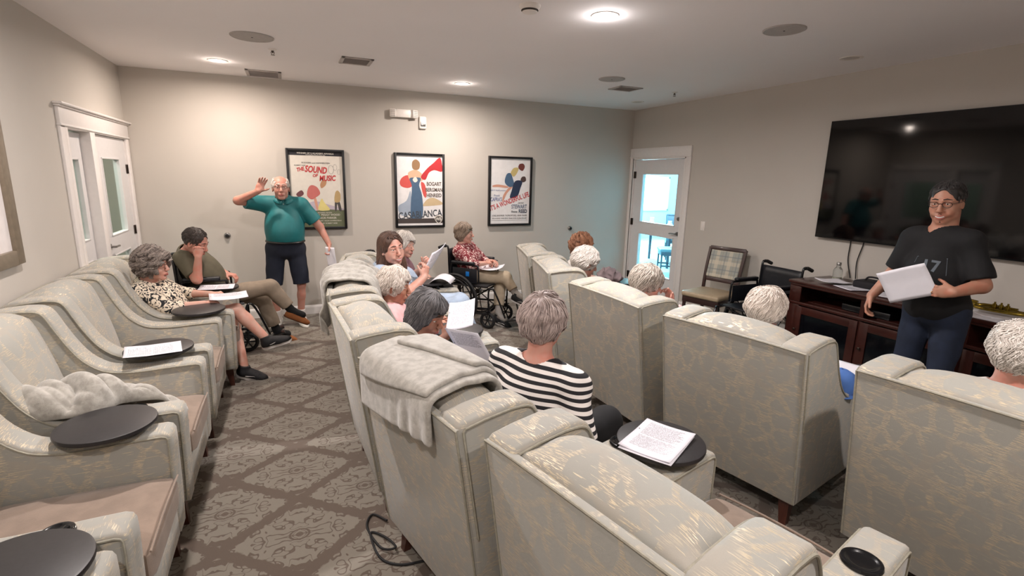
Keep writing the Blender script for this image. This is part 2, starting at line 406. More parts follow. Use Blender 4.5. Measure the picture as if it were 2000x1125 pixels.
# ------------------------------------------------------------------ implicit surfaces (bodies, clothes, hair)
class SDF:
    def __init__(s): s.ops = []; s.nz = None
    def cone(s, a, b, ra, rb=None, k=0.02, sub=False, cut=False, cuta=False):
        a = V(*a); b = V(*b); rb = ra if rb is None else rb; m = max(ra, rb)
        ba = b-a; L2 = max(float(ba@ba), 1e-9); L = math.sqrt(L2)
        def fn(P):
            pa = P-a; t = np.clip(pa@ba/L2, 0, 1)
            d = np.linalg.norm(pa-t[:, None]*ba, axis=1)-(ra+(rb-ra)*t)
            if cut: d = np.maximum(d, (P-b)@(ba/L))
            if cuta: d = np.maximum(d, -(P-a)@(ba/L))
            return d
        s.ops.append((fn, np.minimum(a, b)-m, np.maximum(a, b)+m, k, sub)); return s
    def ell(s, c, r, R=None, k=0.03, sub=False):
        c = V(*c); r = V(*r); m = r.max()
        R = np.eye(3) if R is None else R      # columns: local axes
        def fn(P):
            q = (P-c)@R; k0 = np.linalg.norm(q/r, axis=1); k1 = np.linalg.norm(q/(r*r), axis=1)+1e-9
            return k0*(k0-1)/k1
        s.ops.append((fn, c-m, c+m, k, sub)); return s
    def box(s, c, h, R=None, rd=0.01, k=0.01, sub=False):
        c = V(*c); h = V(*h)-rd; R = np.eye(3) if R is None else R; m = np.linalg.norm(h)+rd
        def fn(P):
            q = np.abs((P-c)@R)-h
            return np.linalg.norm(np.maximum(q, 0), axis=1)+np.minimum(q.max(1), 0)-rd
        s.ops.append((fn, c-m, c+m, k, sub)); return s
    def half(s, p, n, k=0.004):
        """keep what lies behind the plane (p, n)"""
        p = V(*p); n = nrm(V(*n))
        s.ops.append((lambda P: -((P-p)@n), None, None, k, True)); return s
    def noise(s, amp, freq, seed=0, sharp=False):
        rs = np.random.RandomState(seed); D = rs.randn(7, 3); D /= np.linalg.norm(D, axis=1)[:, None]; D *= freq*(0.6+0.9*rs.rand(7, 1)); ph = rs.rand(7)*6.28
        def fn(P):
            a = np.zeros(len(P))
            for i in range(7):
                a += np.sin(P@D[i]+ph[i]+1.3*np.sin(P@D[(i+3) % 7]*0.7))
            a /= 2.6
            return amp*(np.abs(a)*1.6-0.8 if sharp else a)
        s.nz = fn; return s
    @staticmethod
    def comb(F, d, k, sub):
        if sub:
            h = np.maximum(k-np.abs(F+d), 0)/k; return np.maximum(F, -d)+h*h*k*0.25
        h = np.maximum(k-np.abs(F-d), 0)/k; return np.minimum(F, d)-h*h*k*0.25
    def at(s, P):
        F = np.full(len(P), 0.5)
        for fn, lo, hi, k, sub in s.ops: F = s.comb(F, fn(P), k, sub)
        if s.nz is not None: F = F+s.nz(P)
        return F
    def grad(s, P, e=0.003):
        f = s.at(P); g = np.stack([s.at(P+V(e, 0, 0))-f, s.at(P+V(0, e, 0))-f, s.at(P+V(0, 0, e))-f], 1)
        return f, g/(np.linalg.norm(g, axis=1)[:, None]+1e-9)
    def mesh(s, h=0.006):
        A = [o for o in s.ops if not o[4]]
        lo = np.min([o[1] for o in A], 0)-3*h-0.012; hi = np.max([o[2] for o in A], 0)+3*h+0.012
        n = np.ceil((hi-lo)/h).astype(int)+1
        F = np.full(n, 0.3)
        ax = [lo[i]+h*np.arange(n[i]) for i in range(3)]
        for fn, a, b, k, sub in s.ops:
            if a is None: i0 = np.zeros(3, int); i1 = n
            else:
                i0 = np.clip(((a-1.6*k-0.03-lo)/h).astype(int), 0, n); i1 = np.clip(((b+1.6*k+0.03-lo)/h).astype(int)+2, 0, n)
            if (i1 <= i0).any(): continue
            sl = tuple(slice(i0[j], i1[j]) for j in range(3))
            G = F[sl]
            if sub:
                idx = np.nonzero(G.ravel() < 0.03)[0]
                if not len(idx): continue
                sub_i = np.unravel_index(idx, G.shape)
                P = np.stack([ax[j][i0[j]:i1[j]][sub_i[j]] for j in range(3)], 1)
                G[sub_i] = s.comb(G[sub_i], fn(P), k, True)
            else:
                X = np.stack(np.meshgrid(*[ax[j][i0[j]:i1[j]] for j in range(3)], indexing='ij'), -1).reshape(-1, 3)
                F[sl] = s.comb(G.ravel(), np.minimum(fn(X), 0.29), k, False).reshape(G.shape)
        if s.nz is not None:
            idx = np.nonzero(np.abs(F) < 0.035)
            P = np.stack([ax[j][idx[j]] for j in range(3)], 1)
            F[idx] += s.nz(P)
        return snet(F, lo, h)
def snet(F, org, h):
    S = F < 0
    nx, ny, nz = F.shape
    c = np.zeros((nx-1, ny-1, nz-1), np.int8)
    offs = [(i, j, k) for i in (0, 1) for j in (0, 1) for k in (0, 1)]
    for i, j, k in offs: c += S[i:nx-1+i, j:ny-1+j, k:nz-1+k]
    act = np.nonzero((c > 0) & (c < 8)); A = np.stack(act, 1); m = len(A)
    idx = np.full(c.shape, -1, np.int64); idx[act] = np.arange(m)
    acc = np.zeros((m, 3)); cnt = np.zeros(m)
    for a in offs:
        for d in range(3):
            if a[d]: continue
            b = list(a); b[d] = 1
            fa = F[A[:, 0]+a[0], A[:, 1]+a[1], A[:, 2]+a[2]]; fb = F[A[:, 0]+b[0], A[:, 1]+b[1], A[:, 2]+b[2]]
            x = (fa < 0) != (fb < 0)
            t = np.where(x, fa/np.where(x, fa-fb, 1), 0)
            p = np.array(a, float)[None]+np.zeros((m, 3)); p[:, d] = t
            acc += p*x[:, None]; cnt += x
    Vv = org+h*(A+acc/cnt[:, None])
    Q = []
    for d in range(3):
        e = [0, 0, 0]; e[d] = 1
        sl0 = tuple(slice(1, None) if j != d else slice(0, -1) for j in range(3))
        s0 = S[tuple(slice(1, F.shape[j]-1) if j != d else slice(0, F.shape[j]-1) for j in range(3))]
        s1 = S[tuple(slice(1, F.shape[j]-1) if j != d else slice(1, F.shape[j]) for j in range(3))]
        X = np.nonzero(s0 != s1); fl = s0[X]
        P = np.stack(X, 1)
        for j in range(3):
            if j != d: P[:, j] += 1
        u, v = [(1, 2), (2, 0), (0, 1)][d]
        eu = np.zeros(3, int); eu[u] = 1; ev = np.zeros(3, int); ev[v] = 1
        q = np.stack([idx[tuple((P-eu-ev).T)], idx[tuple((P-ev).T)], idx[tuple(P.T)], idx[tuple((P-eu).T)]], 1)
        q[~fl] = q[~fl][:, ::-1]
        Q.append(q)
    Q = np.concatenate(Q); Q = Q[(Q >= 0).all(1)]
    return Vv, Q
def npmesh(name, v, q, mats, parent=None, base=None, label=None, attr=None, uv=None):
    if base is not None: v = v-np.array(base, float)
    me = bpy.data.meshes.new(name); me.from_pydata(v.tolist(), [], q.tolist())
    if not isinstance(mats, (list, tuple)): mats = [mats]
    for m_ in mats: me.materials.append(m_)
    if attr is not None:
        at = me.attributes.new('tone', 'FLOAT', 'POINT'); at.data.foreach_set('value', attr.astype(np.float32))
    if uv is not None:
        vi = np.empty(len(me.loops), np.int32); me.loops.foreach_get('vertex_index', vi)
        me.uv_layers.new(name='UVMap').data.foreach_set('uv', uv[vi].astype(np.float32).ravel())
    me.shade_smooth(); me.update()
    o = bpy.data.objects.new(name, me); COL.objects.link(o)
    if parent is not None: o.parent = parent
    if label: o['label'] = label
    return o

# ------------------------------------------------------------------ cloth: point sheet settling over what lies under it
def cloth(P, coll, steps=90, iters=8, g=0.006, thick=0.012, seed=1, fric=0.55, stretch=1.0, pin=None):
    """P (n,m,3) start positions, rest lengths from the flat sheet given by stretch*spacing"""
    n, m = P.shape[:2]; X = P.reshape(-1, 3).copy(); Xp = X.copy(); ids = np.arange(n*m).reshape(n, m)
    if isinstance(stretch, tuple): du, dv = stretch
    else:
        du = np.linalg.norm(P[1, 0]-P[0, 0])*stretch; dv = np.linalg.norm(P[0, 1]-P[0, 0])*stretch
    sets = []
    def addc(a, b, L, k):
        a = a.ravel(); b = b.ravel(); sets.append((a, b, L, k))
    for par in (0, 1):
        addc(ids[par:-1:2, :], ids[par+1::2, :][:len(ids[par:-1:2])], du, 1.0)
        addc(ids[:, par:-1:2], ids[:, par+1::2][:, :ids[:, par:-1:2].shape[1]], dv, 1.0)
    dd = math.hypot(du, dv)
    for pi in (0, 1):
        for pj in (0, 1):
            A = ids[pi:-1:2, pj:-1:2]; B = ids[pi+1::2, pj+1::2][:A.shape[0], :A.shape[1]]
            addc(A, B, dd, 0.5)
            A2 = ids[pi:-1:2, pj+1::2]; B2 = ids[pi+1::2, pj:-1:2]; q0 = min(A2.shape[0], B2.shape[0]); q1 = min(A2.shape[1], B2.shape[1])
            addc(A2[:q0, :q1], B2[:q0, :q1], dd, 0.5)
    for par in range(4):
        A = ids[par:-2:4, :]; B = ids[par+2::4, :][:A.shape[0]]
        if len(A): addc(A, B, 2*du, 0.12)
        A = ids[:, par:-2:4]; B = ids[:, par+2::4][:, :A.shape[1]]
        if A.size: addc(A, B, 2*dv, 0.12)
    for st in range(steps):
        Vl = (X-Xp)*0.94; Xp = X.copy(); X = X+Vl; X[:, 2] -= g*0.35
        for it in range(iters):
            for a, b, L, k in sets:
                dX = X[b]-X[a]; l = np.linalg.norm(dX, axis=1)+1e-9
                c = (0.5*k*(l-L)/l)[:, None]*dX
                X[a] += c; X[b] -= c
            if pin is not None: X[pin[0]] = pin[1]
            if it % 3 == 2 or it == iters-1:
                f, gr = coll.grad(X, 0.004); pen = thick-f; hit = pen > 0
                X[hit] += gr[hit]*pen[hit][:, None]
                if it == iters-1:
                    mv = X-Xp; Xp[hit] += mv[hit]*fric
                fl = X[:, 2] < 0.01; X[fl, 2] = 0.01
    return X.reshape(n, m, 3)
def cloth_obj(name, P, mat, parent=None, thick=0.014, sub=1, base=None, disp=0.0, seed=0):
    n, m = P.shape[:2]
    if base is not None: P = P-np.array(base, float)
    v = P.reshape(-1, 3); ids = np.arange(n*m).reshape(n, m)
    q = np.stack([ids[:-1, :-1], ids[1:, :-1], ids[1:, 1:], ids[:-1, 1:]], -1).reshape(-1, 4)
    o = npmesh(name, v, q, mat, parent)
    md = o.modifiers.new('thickness', 'SOLIDIFY'); md.thickness = thick; md.offset = 0
    md = o.modifiers.new('soft', 'SUBSURF'); md.levels = sub; md.render_levels = sub
    return o

# ------------------------------------------------------------------ skin, hair and cloth materials
def m_skin(name, rgb, red=0.0, sss=0.12):
    t = NT(name); c = t.coord()
    b = srgb(rgb); r_ = tuple(min(1, x*y) for x, y in zip(b[:3], (1.06, 0.82, 0.78)))+(1,)
    col = t.mix(t.step(t.noise(c, 22, 3), 0.35, 0.75), b, r_)
    t.bump(t.noise(c, 260, 3), 0.10, 0.002)
    return t.fin(col, 0.52, Subsurface_Weight=sss, Subsurface_Radius=(0.012, 0.005, 0.003), Subsurface_Scale=1.0)
SKIN = {'fair': m_skin('fair_skin', (198, 156, 140)), 'ruddy': m_skin('ruddy_skin', (190, 140, 124)), 'warm': m_skin('warm_skin', (176, 130, 108)),
        'tan': m_skin('tanned_skin', (164, 118, 98)), 'pale': m_skin('pale_skin', (206, 168, 152))}
M_LIP = plain('lips', (172, 98, 90), 0.45, var=0.05)
M_EYEW = plain('eye_white', (225, 220, 214), 0.2, var=0.01); M_IRIS = plain('iris', (58, 46, 40), 0.15, var=0.1)
def m_hair(name, a, b, rough=0.5):
    t = NT(name); c = t.coord()
    at = t.n('ShaderNodeAttribute', {'attribute_name': 'tone'}).outputs['Fac']
    f = t.m1('ADD', t.m1('MULTIPLY', at, 0.7), t.m1('MULTIPLY', t.noise(c, 45, 3), 0.4))
    t.bump(t.noise(c, 420, 3, 0.7, 1.0), 0.35, 0.002)
    return t.fin(t.mix(f, srgb(a), srgb(b)), rough, Sheen_Weight=0.15)
HAIR = {'white': m_hair('white_hair', (168, 158, 150), (240, 234, 226)), 'cream': m_hair('cream_white_hair', (178, 164, 152), (240, 230, 220)),
        'pinkgrey': m_hair('ash_grey_hair', (104, 88, 84), (196, 178, 172)), 'curly': m_hair('grey_brown_curly_hair', (74, 62, 56), (170, 156, 146)),
        'dark': m_hair('dark_brown_hair', (26, 20, 18), (72, 58, 50)), 'salt': m_hair('salt_pepper_hair', (34, 34, 38), (122, 118, 120)),
        'brown': m_hair('long_brown_hair', (48, 30, 24), (104, 72, 54)), 'lightbrown': m_hair('light_brown_grey_hair', (92, 76, 62), (152, 134, 116)),
        'red': m_hair('auburn_hair', (104, 62, 40), (176, 122, 86)), 'blondgrey': m_hair('blond_grey_hair', (124, 114, 104), (212, 202, 190)),
        'black': m_hair('black_hair', (14, 12, 12), (48, 40, 38))}
def cloth_mat(name, rgb, var=0.08, rough=0.85, **kw): return plain(name, rgb, rough, var=var, nsc=18, bump=0.15, bsc=500, **kw)
def m_stripe(name, org, axis, per, frac, a, b):
    """woven stripes running across the direction axis (in the garment's own space)"""
    t = NT(name); c = t.coord()
    ax = nrm(V(*axis))
    dp = t.n('ShaderNodeVectorMath', {'operation': 'DOT_PRODUCT'}); t.set(dp.inputs[0], c); dp.inputs[1].default_value = tuple(ax)
    f = t.m1('FRACT', t.m1('DIVIDE', t.m1('ADD', dp.outputs['Value'], t.m1('MULTIPLY', t.m1('SUBTRACT', t.noise(c, 5, 1), 0.5), 0.012)), per))
    t.bump(t.noise(c, 500, 2), 0.15, 0.002)
    return t.fin(t.mix(t.m1('GREATER_THAN', f, frac), srgb(a), srgb(b)), 0.8)
def m_print(name, base, ink, sc=28, th=0.54, dist=2.0, ink2=None):
    t = NT(name); c = t.coord()
    n1 = t.noise(c, sc, 1.5, 0.5, dist)
    col = t.mix(t.step(n1, th, th+0.02), srgb(base), srgb(ink))
    if ink2: col = t.mix(t.step(t.noise(t.scale(c, (1, 1, 1), (3, 1, 2)), sc*1.3, 1, 0.5, dist), 0.60, 0.62), col, srgb(ink2))
    return t.fin(col, 0.8)

# ------------------------------------------------------------------ people
def rotv(v, ax, a):
    ax = nrm(ax); return v*math.cos(a)+np.cross(ax, v)*math.sin(a)+ax*(ax@v)*(1-math.cos(a))
def headR(yaw, pitch=0, roll=0):
    """columns: forward, left, up; pitch>0 looks down"""
    y = math.radians(yaw); f = V(math.cos(y), math.sin(y), 0); l = V(-math.sin(y), math.cos(y), 0); u = V(0, 0, 1)
    p = math.radians(pitch); f, u = rotv(f, l, p), rotv(u, l, p)
    q = math.radians(roll); l, u = rotv(l, f, q), rotv(u, f, q)
    return np.stack([f, l, u], 1)
def hand(S, wr, d, n, side, curl=(25, 35), sc=1.0, r=0.0085, spread=0.10, thumb=40):
    """d: wrist-to-knuckle direction, n: where the palm faces, side: +1 thumb on cross(d,n)"""
    wr = V(*wr); d = nrm(V(*d)); n = nrm(V(*n)-d*(V(*n)@d)); s_ = np.cross(d, n)*side
    R = np.stack([d, s_, n], 1)
    S.ell(wr+d*0.05*sc, (0.052*sc, 0.040*sc, 0.017*sc), R, k=0.02)
    S.ell(wr+d*0.035*sc+s_*0.022*sc+n*0.006, (0.032*sc, 0.018*sc, 0.016*sc), R, k=0.012)
    for i, (o, L) in enumerate([(0.030, 0.070), (0.010, 0.078), (-0.010, 0.073), (-0.029, 0.058)]):
        p = wr+(d*0.088+s_*o)*sc; a = math.radians(curl[0]+i*4); dd = nrm(rotv(d, s_, -a*side)+s_*o*spread*10*0.3) if False else None
        d1 = nrm(d*math.cos(a)+n*math.sin(a)+s_*o*spread*12); a2 = a+math.radians(curl[1])
        d2 = nrm(d*math.cos(a2)+n*math.sin(a2)+s_*o*spread*8); a3 = a2+math.radians(curl[1]*0.7)
        d3 = nrm(d*math.cos(a3)+n*math.sin(a3))
        q = p+d1*L*0.5*sc; q2 = q+d2*L*0.3*sc; q3 = q2+d3*L*0.22*sc
        S.cone(p-d1*0.01, q, r*sc*1.05, r*sc, k=0.006); S.cone(q, q2, r*sc, r*sc*0.92, k=0.004); S.cone(q2, q3, r*sc*0.92, r*sc*0.8, k=0.004)
    a = math.radians(thumb); p = wr+(d*0.022+s_*0.030+n*0.006)*sc
    d1 = nrm(d*math.cos(a)+s_*math.sin(a)+n*0.25); q = p+d1*0.042*sc; d2 = nrm(d1+d*0.35+n*0.2); q2 = q+d2*0.03*sc
    S.cone(p, q, 0.0115*sc, 0.010*sc, k=0.012); S.cone(q, q2, 0.010*sc, 0.0085*sc, k=0.004)
def headsdf(S, c, R, sc=1.0, jaw=1.0, fat=1.0, smile=False):
    def p(x, y, z): return c+R@V(x*sc, y*sc, z*sc)
    def e(x, y, z, a, b, d_, k=0.02, sub=False): S.ell(p(x, y, z), (a*sc, b*sc, d_*sc), R, k=k*sc, sub=sub)
    def cn(a, b, ra, rb, k=0.01, sub=False): S.cone(p(*a), p(*b), ra*sc, rb*sc, k=k*sc, sub=sub)
    e(-0.012, 0, 0.035, 0.093, 0.075, 0.083); e(0.022, 0, -0.012, 0.064, 0.062*fat, 0.078, 0.03)
    e(0.030, 0, -0.066, 0.050, 0.050*jaw*fat, 0.040, 0.03); cn((0.066, -0.010, -0.098), (0.066, 0.010, -0.098), 0.017, 0.017, 0.025)
    for s_ in (1, -1):
        e(0.058, s_*0.034, -0.030, 0.026, 0.026*fat, 0.028, 0.02)
        cn((0.084, s_*0.012, 0.030), (0.068, s_*0.050, 0.026), 0.010, 0.008, 0.012)
        e(0.093, s_*0.031, 0.010, 0.020, 0.020, 0.014, 0.012, True)
        e(0.076, s_*0.031, 0.017, 0.014, 0.018, 0.006, 0.006); e(0.075, s_*0.031, 0.001, 0.013, 0.017, 0.005, 0.008)
        e(-0.004, s_*0.076, -0.008, 0.018, 0.008, 0.031, 0.008); e(0.0, s_*0.084, -0.006, 0.009, 0.006, 0.018, 0.006, True)
        e(0.100, s_*0.011, -0.032, 0.010, 0.007, 0.007, 0.008)
        if smile: e(0.072, s_*0.036, -0.052, 0.018, 0.016, 0.014, 0.012)
    cn((0.086, 0, 0.018), (0.108, 0, -0.022), 0.008, 0.011, 0.012); e(0.108, 0, -0.028, 0.012, 0.012, 0.010, 0.008)
    e(0.084, 0, -0.062, 0.018, 0.028, 0.014, 0.014); e(0.098, 0, -0.0665, 0.012, 0.022, 0.0028, 0.004, True)
    if smile: e(0.100, 0, -0.068, 0.014, 0.024, 0.007, 0.006, True)
    else: e(0.088, 0, -0.082, 0.010, 0.02, 0.006, 0.008, True)
def face_parts(par, base, c, R, sc, brow, smile=False, look=0.0):
    Rm = Matrix([list(R[i]) for i in range(3)])
    def p(x, y, z): return tuple(c+R@V(x*sc, y*sc, z*sc)-base)
    for s_ in (1, -1):
        m = MB(); m.ell(p(0.0735, s_*0.031, 0.010), (0.0125*sc,)*3, Rm, 14, 10)
        m.cur = 1; m.ell(p(0.0815, s_*0.031+look*0.004, 0.009), (0.0055*sc, 0.0058*sc, 0.0058*sc), Rm, 10, 8)
        m.build('eye', [M_EYEW, M_IRIS], par)
        m = MB(); m.tube([p(0.092, s_*0.012, 0.036), p(0.089, s_*0.030, 0.0405), p(0.074, s_*0.050, 0.032)], 0.0035*sc, 6, taper=[1, 1, 0.5], flat=0.8)
        m.build('eyebrow', brow, par)
    m = MB()
    if smile: U = [(0.078, -0.033, -0.050), (0.0925, -0.019, -0.0590), (0.101, 0, -0.0615)]; Lo = [(0.078, -0.033, -0.051), (0.0915, -0.019, -0.0715), (0.0985, 0, -0.0785)]
    else: U = [(0.087, -0.022, -0.0635), (0.0965, -0.011, -0.0620), (0.101, 0, -0.0630)]; Lo = [(0.087, -0.021, -0.0650), (0.0955, -0.011, -0.0695), (0.099, 0, -0.0715)]
    for Q_, r_ in ((U, 0.0036), (Lo, 0.0044)):
        Q_ = Q_+[(a, -b_, c_) for a, b_, c_ in Q_[:2][::-1]]; sp = smoothpath([p(*q_) for q_ in Q_], 4); nn = len(sp)
        m.tube(sp, r_*sc, 8, taper=[0.35+0.65*math.sin(PI*i/(nn-1)) for i in range(nn)])
    m.build('lips', M_LIP, par)
    if smile:
        m = MB(); m.tube(smoothpath([p(0.082, -0.026, -0.0580), p(0.0935, -0.014, -0.0650), p(0.0975, 0, -0.0680), p(0.0935, 0.014, -0.0650), p(0.082, 0.026, -0.0580)], 3), 0.0056*sc, 6); m.build('teeth', M_EYEW, par)
def hair_obj(par, base, c, R, sc, st, mat, seed=0):
    """st: style record; a shaped mass plus many separate locks lying over it"""
    def p(x, y, z): return c+R@V(x*sc, y*sc, z*sc)
    S = SDF(); th = st.get('th', 0.016)
    S.ell(p(-0.014, 0, 0.038), ((0.095+th)*sc, (0.077+th)*sc, (0.085+th)*sc), R, k=0.02)
    for q in st.get('add', []): S.ell(p(*q[:3]), tuple(x*sc for x in q[3:6]), R, k=0.03)
    fc = st.get('face', (0.080, -0.035, 0.062, 0.060, 0.090))
    S.ell(p(fc[0], 0, fc[1]), (fc[2]*sc, fc[3]*sc, fc[4]*sc), R, k=0.012, sub=True)
    zc = st.get('nape', -0.075)
    S.half(p(0, 0, zc), -R[:, 2]+R[:, 0]*st.get('slope', 0.25), k=0.02)
    if st.get('ears', True):
        for s_ in (1, -1): S.ell(p(0.012, s_*0.088, -0.020), (0.026*sc, 0.022*sc, 0.036*sc), R, k=0.01, sub=True)
    if st.get('bald'): S.ell(p(0.02, 0, 0.105), tuple(x*sc for x in st['bald']), R, k=0.01, sub=True)
    S.noise(st.get('amp', 0.004), st.get('freq', 70), seed)
    v, q = S.mesh(0.006*sc if sc < 1.05 else 0.006)
    rs = np.random.RandomState(seed+5)
    n = int(st.get('n', 320)*2.4); L = st.get('len', 0.09)*sc; steps = 11; cur = st.get('curl', 0.006)*sc*0.8; r0 = st.get('r', 0.0045)*sc*0.58
    dirs = rs.randn(n*2, 3); dirs[:, 2] = dirs[:, 2]*0.8+0.25; dirs /= np.linalg.norm(dirs, axis=1)[:, None]
    P = p(-0.012, 0, 0.035)+(dirs*V(0.125, 0.11, 0.115)*sc)@R.T
    for _ in range(4):
        f, g = S.grad(P); P = P-g*(f)[:, None]*0.9
    loc = (P-c)@R/sc
    ok = (np.abs(S.at(P)) < 0.006) & ~((loc[:, 0] > 0.02) & (np.abs(loc[:, 1]) < 0.064) & (loc[:, 2] < fc[1]+fc[4]+0.002))
    for q2 in st.get('rootcut', []): pass
    P = P[ok][:n]; n = len(P)
    K = p(*st.get('whorl', (-0.035, 0.01, 0.135)))
    ph = 2.6*np.sin(P@V(31, 17, 23))+2.2*np.sin(P@V(-19, 37, -29)+1)+rs.rand(n)*1.2; fr = rs.uniform(0.95, 1.1, n); out = []; nn = []
    X = P.copy(); fwd = R[:, 0]; part = st.get('sweep', (0, 0, 0)); swp = R@V(*part)
    for k in range(steps):
        f, g = S.grad(X)
        d = X-K; d -= g*(d*g).sum(1)[:, None]; d /= np.linalg.norm(d, axis=1)[:, None]+1e-6
        flow = d+R[:, 2]*(-st.get('grav', 0.5))+swp; flow -= g*(flow*g).sum(1)[:, None]; flow /= np.linalg.norm(flow, axis=1)[:, None]+1e-6
        sd = np.cross(flow, g)
        lift = 0.4*r0+st.get('lift', 0.002)*sc*math.sin(PI*k/(steps-1))
        out.append(X-g*(f-lift)[:, None]+sd*(np.sin(ph+fr*k*st.get('cf', 0.9))*cur)[:, None]+g*(np.cos(ph+fr*k*st.get('cf', 0.9))*cur*0.5)[:, None]); nn.append((g, sd))
        X0 = X; X = X+flow*(L/steps)
        f, g = S.grad(X); X = X-g*np.clip(f, -0.01, 0.01)[:, None]
        lc = (X-c)@R/sc; zn = (lc[:, 0] > 0.02) & (np.abs(lc[:, 1]) < 0.064) & (lc[:, 2] < fc[1]+fc[4]-0.002); X[zn] = X0[zn]
    O = np.stack(out, 1)
    tp = np.array([0.5, 0.85, 1, 1, 1, 1, 0.95, 0.85, 0.7, 0.45, 0.12]); ns = 4
    rr = r0*rs.uniform(0.6, 1.25, n)
    G = np.stack([a for a, b in nn], 1); B = np.stack([b for a, b in nn], 1)
    ang = np.arange(ns)*2*PI/ns
    T = O[:, :, None, :]+(B[:, :, None, :]*np.cos(ang)[None, None, :, None]+G[:, :, None, :]*0.55*np.sin(ang)[None, None, :, None])*(rr[:, None]*tp[None])[:, :, None, None]
    TV = T.reshape(-1, 3); base_i = (np.arange(n)*steps*ns)[:, None, None, None]
    i = np.arange(steps-1)[None, :, None, None]; j = np.arange(ns)[None, None, :, None]
    quad = np.concatenate([base_i+i*ns+j, base_i+i*ns+(j+1) % ns, base_i+(i+1)*ns+(j+1) % ns, base_i+(i+1)*ns+j], -1).reshape(-1, 4)
    tone = np.repeat(rs.rand(n), steps*ns)
    vv = np.concatenate([v, TV]); qq = np.concatenate([q, quad+len(v)]); tt = np.concatenate([np.full(len(v), 0.25), tone])
    return npmesh('hair', vv, qq, mat, par, base, attr=tt)
STY = {
 'short_f': dict(th=0.022, add=[(-0.06, 0, 0.02, 0.07, 0.085, 0.085)], len=0.085, curl=0.007, n=420, r=0.0055, nape=-0.085, face=(0.085, -0.045, 0.072, 0.068, 0.106)),
 'curly': dict(th=0.045, add=[(-0.05, 0, 0.0, 0.095, 0.115, 0.10)], len=0.06, curl=0.013, cf=1.7, n=620, r=0.0065, nape=-0.10, amp=0.009, freq=95, ears=False, face=(0.098, -0.05, 0.066, 0.068, 0.110)),
 'bob': dict(th=0.020, add=[(-0.03, 0.0, -0.05, 0.085, 0.098, 0.075)], len=0.14, curl=0.004, n=460, r=0.006, nape=-0.125, slope=0.0, amp=0.004, ears=False, grav=1.3, face=(0.084, -0.05, 0.064, 0.060, 0.108), whorl=(0.0, 0.03, 0.14)),
 'man': dict(th=0.005, lift=0.004, len=0.032, curl=0.002, n=420, r=0.0035, nape=-0.055, slope=0.6, amp=0.0025, freq=120, face=(0.084, -0.045, 0.060, 0.058, 0.138), sweep=(-0.5, 0.3, 0)),
 'sparse': dict(th=0.006, len=0.04, curl=0.002, n=260, r=0.003, nape=-0.05, slope=0.6, amp=0.002, freq=120, bald=(0.10, 0.062, 0.075), face=(0.080, -0.03, 0.066, 0.066, 0.105)),
 'long': dict(th=0.011, add=[(-0.05, 0, -0.04, 0.07, 0.085, 0.10)], len=0.20, curl=0.004, n=420, r=0.006, nape=-0.13, slope=0.0, amp=0.0012, ears=False, grav=1.6, face=(0.086, -0.045, 0.074, 0.070, 0.134), whorl=(0.07, 0.0, 0.13)),
}
def shoe(par, base, an, toe, mu, ms, kind='sneaker', L=0.255):
    """shoe under the ankle joint pointing to toe"""
    an = V(*an); f = nrm(V(*toe)-an); up0 = V(0, 0, 1) if abs(f[2]) < 0.9 else V(1, 0, 0)
    f = nrm(V(*toe)-an); sd = nrm(np.cross(up0, f)); up = np.cross(f, sd)
    hl = an-f*0.055-up*0.062; R = np.stack([f, sd, up], 1)
    S = SDF(); S.ell(hl+f*0.055+up*0.020, (0.058, 0.036, 0.045), R, k=0.03); S.ell(hl+f*(L-0.075)+up*0.008, (0.078, 0.045, 0.034), R, k=0.05)
    S.cone(hl+f*0.06+up*0.032, hl+f*(L-0.09)+up*0.014, 0.045, 0.038, k=0.03)
    if kind == 'sneaker': S.cone(hl+f*0.05+up*0.02, an+up*0.022-f*0.004, 0.041, 0.043, k=0.02, cut=True)
    S.half(hl-up*0.006, -up, k=0.006)
    S.noise(0.0015, 60, 3)
    v, q = S.mesh(0.005); o = npmesh('shoe', v, q, mu, par, base)
    out = []
    for i in range(28):
        a = 2*PI*i/28; x = math.cos(a); wd = 0.044 if x > 0 else 0.036
        out.append(((x+1)/2*L-0.004, wd*math.copysign(abs(math.sin(a))**0.8, math.sin(a))*(0.88+0.12*math.cos(2*a-0.6))))
    vs = []; hs = (-0.028, -0.010, 0.012) if kind == 'sneaker' else (-0.016, -0.006, 0.002)
    for zz, e in zip(hs, (0.96, 1.04, 1.0)):
        for x, y in out: vs.append(hl+f*((x-L/2)*e+L/2)+sd*y*e+up*zz-base)
    n = 28; fs = [(i*n+k, i*n+(k+1) % n, (i+1)*n+(k+1) % n, (i+1)*n+k) for i in range(2) for k in range(n)]+[tuple(range(n)), tuple(range(2*n, 3*n))[::-1]]
    m = MB(); m.add(vs, fs); m.build('sole', ms, o)
    if kind == 'sneaker':
        m = MB()
        for i in range(4):
            t = 0.10+0.026*i; h_ = 0.058-0.006*i
            m.tube([hl+f*t+up*(h_-0.016)-sd*0.026-base, hl+f*(t+0.006)+up*(h_+0.004)-base, hl+f*t+up*(h_-0.016)+sd*0.026-base], 0.0028, 6)
        m.build('laces', ms if ms != mu else mu, o)
    if kind == 'sneaker':
        for s_ in (-1, 1):
            m = MB(); m.tube(smoothpath([hl+f*0.03+sd*s_*0.037+up*0.020-base, hl+f*0.09+sd*s_*0.043+up*0.010-base, hl+f*0.15+sd*s_*0.045+up*0.020-base, hl+f*0.19+sd*s_*0.041+up*0.012-base], 5), 0.0035, 6); m.build('side_stripe', ms, o)
    return o
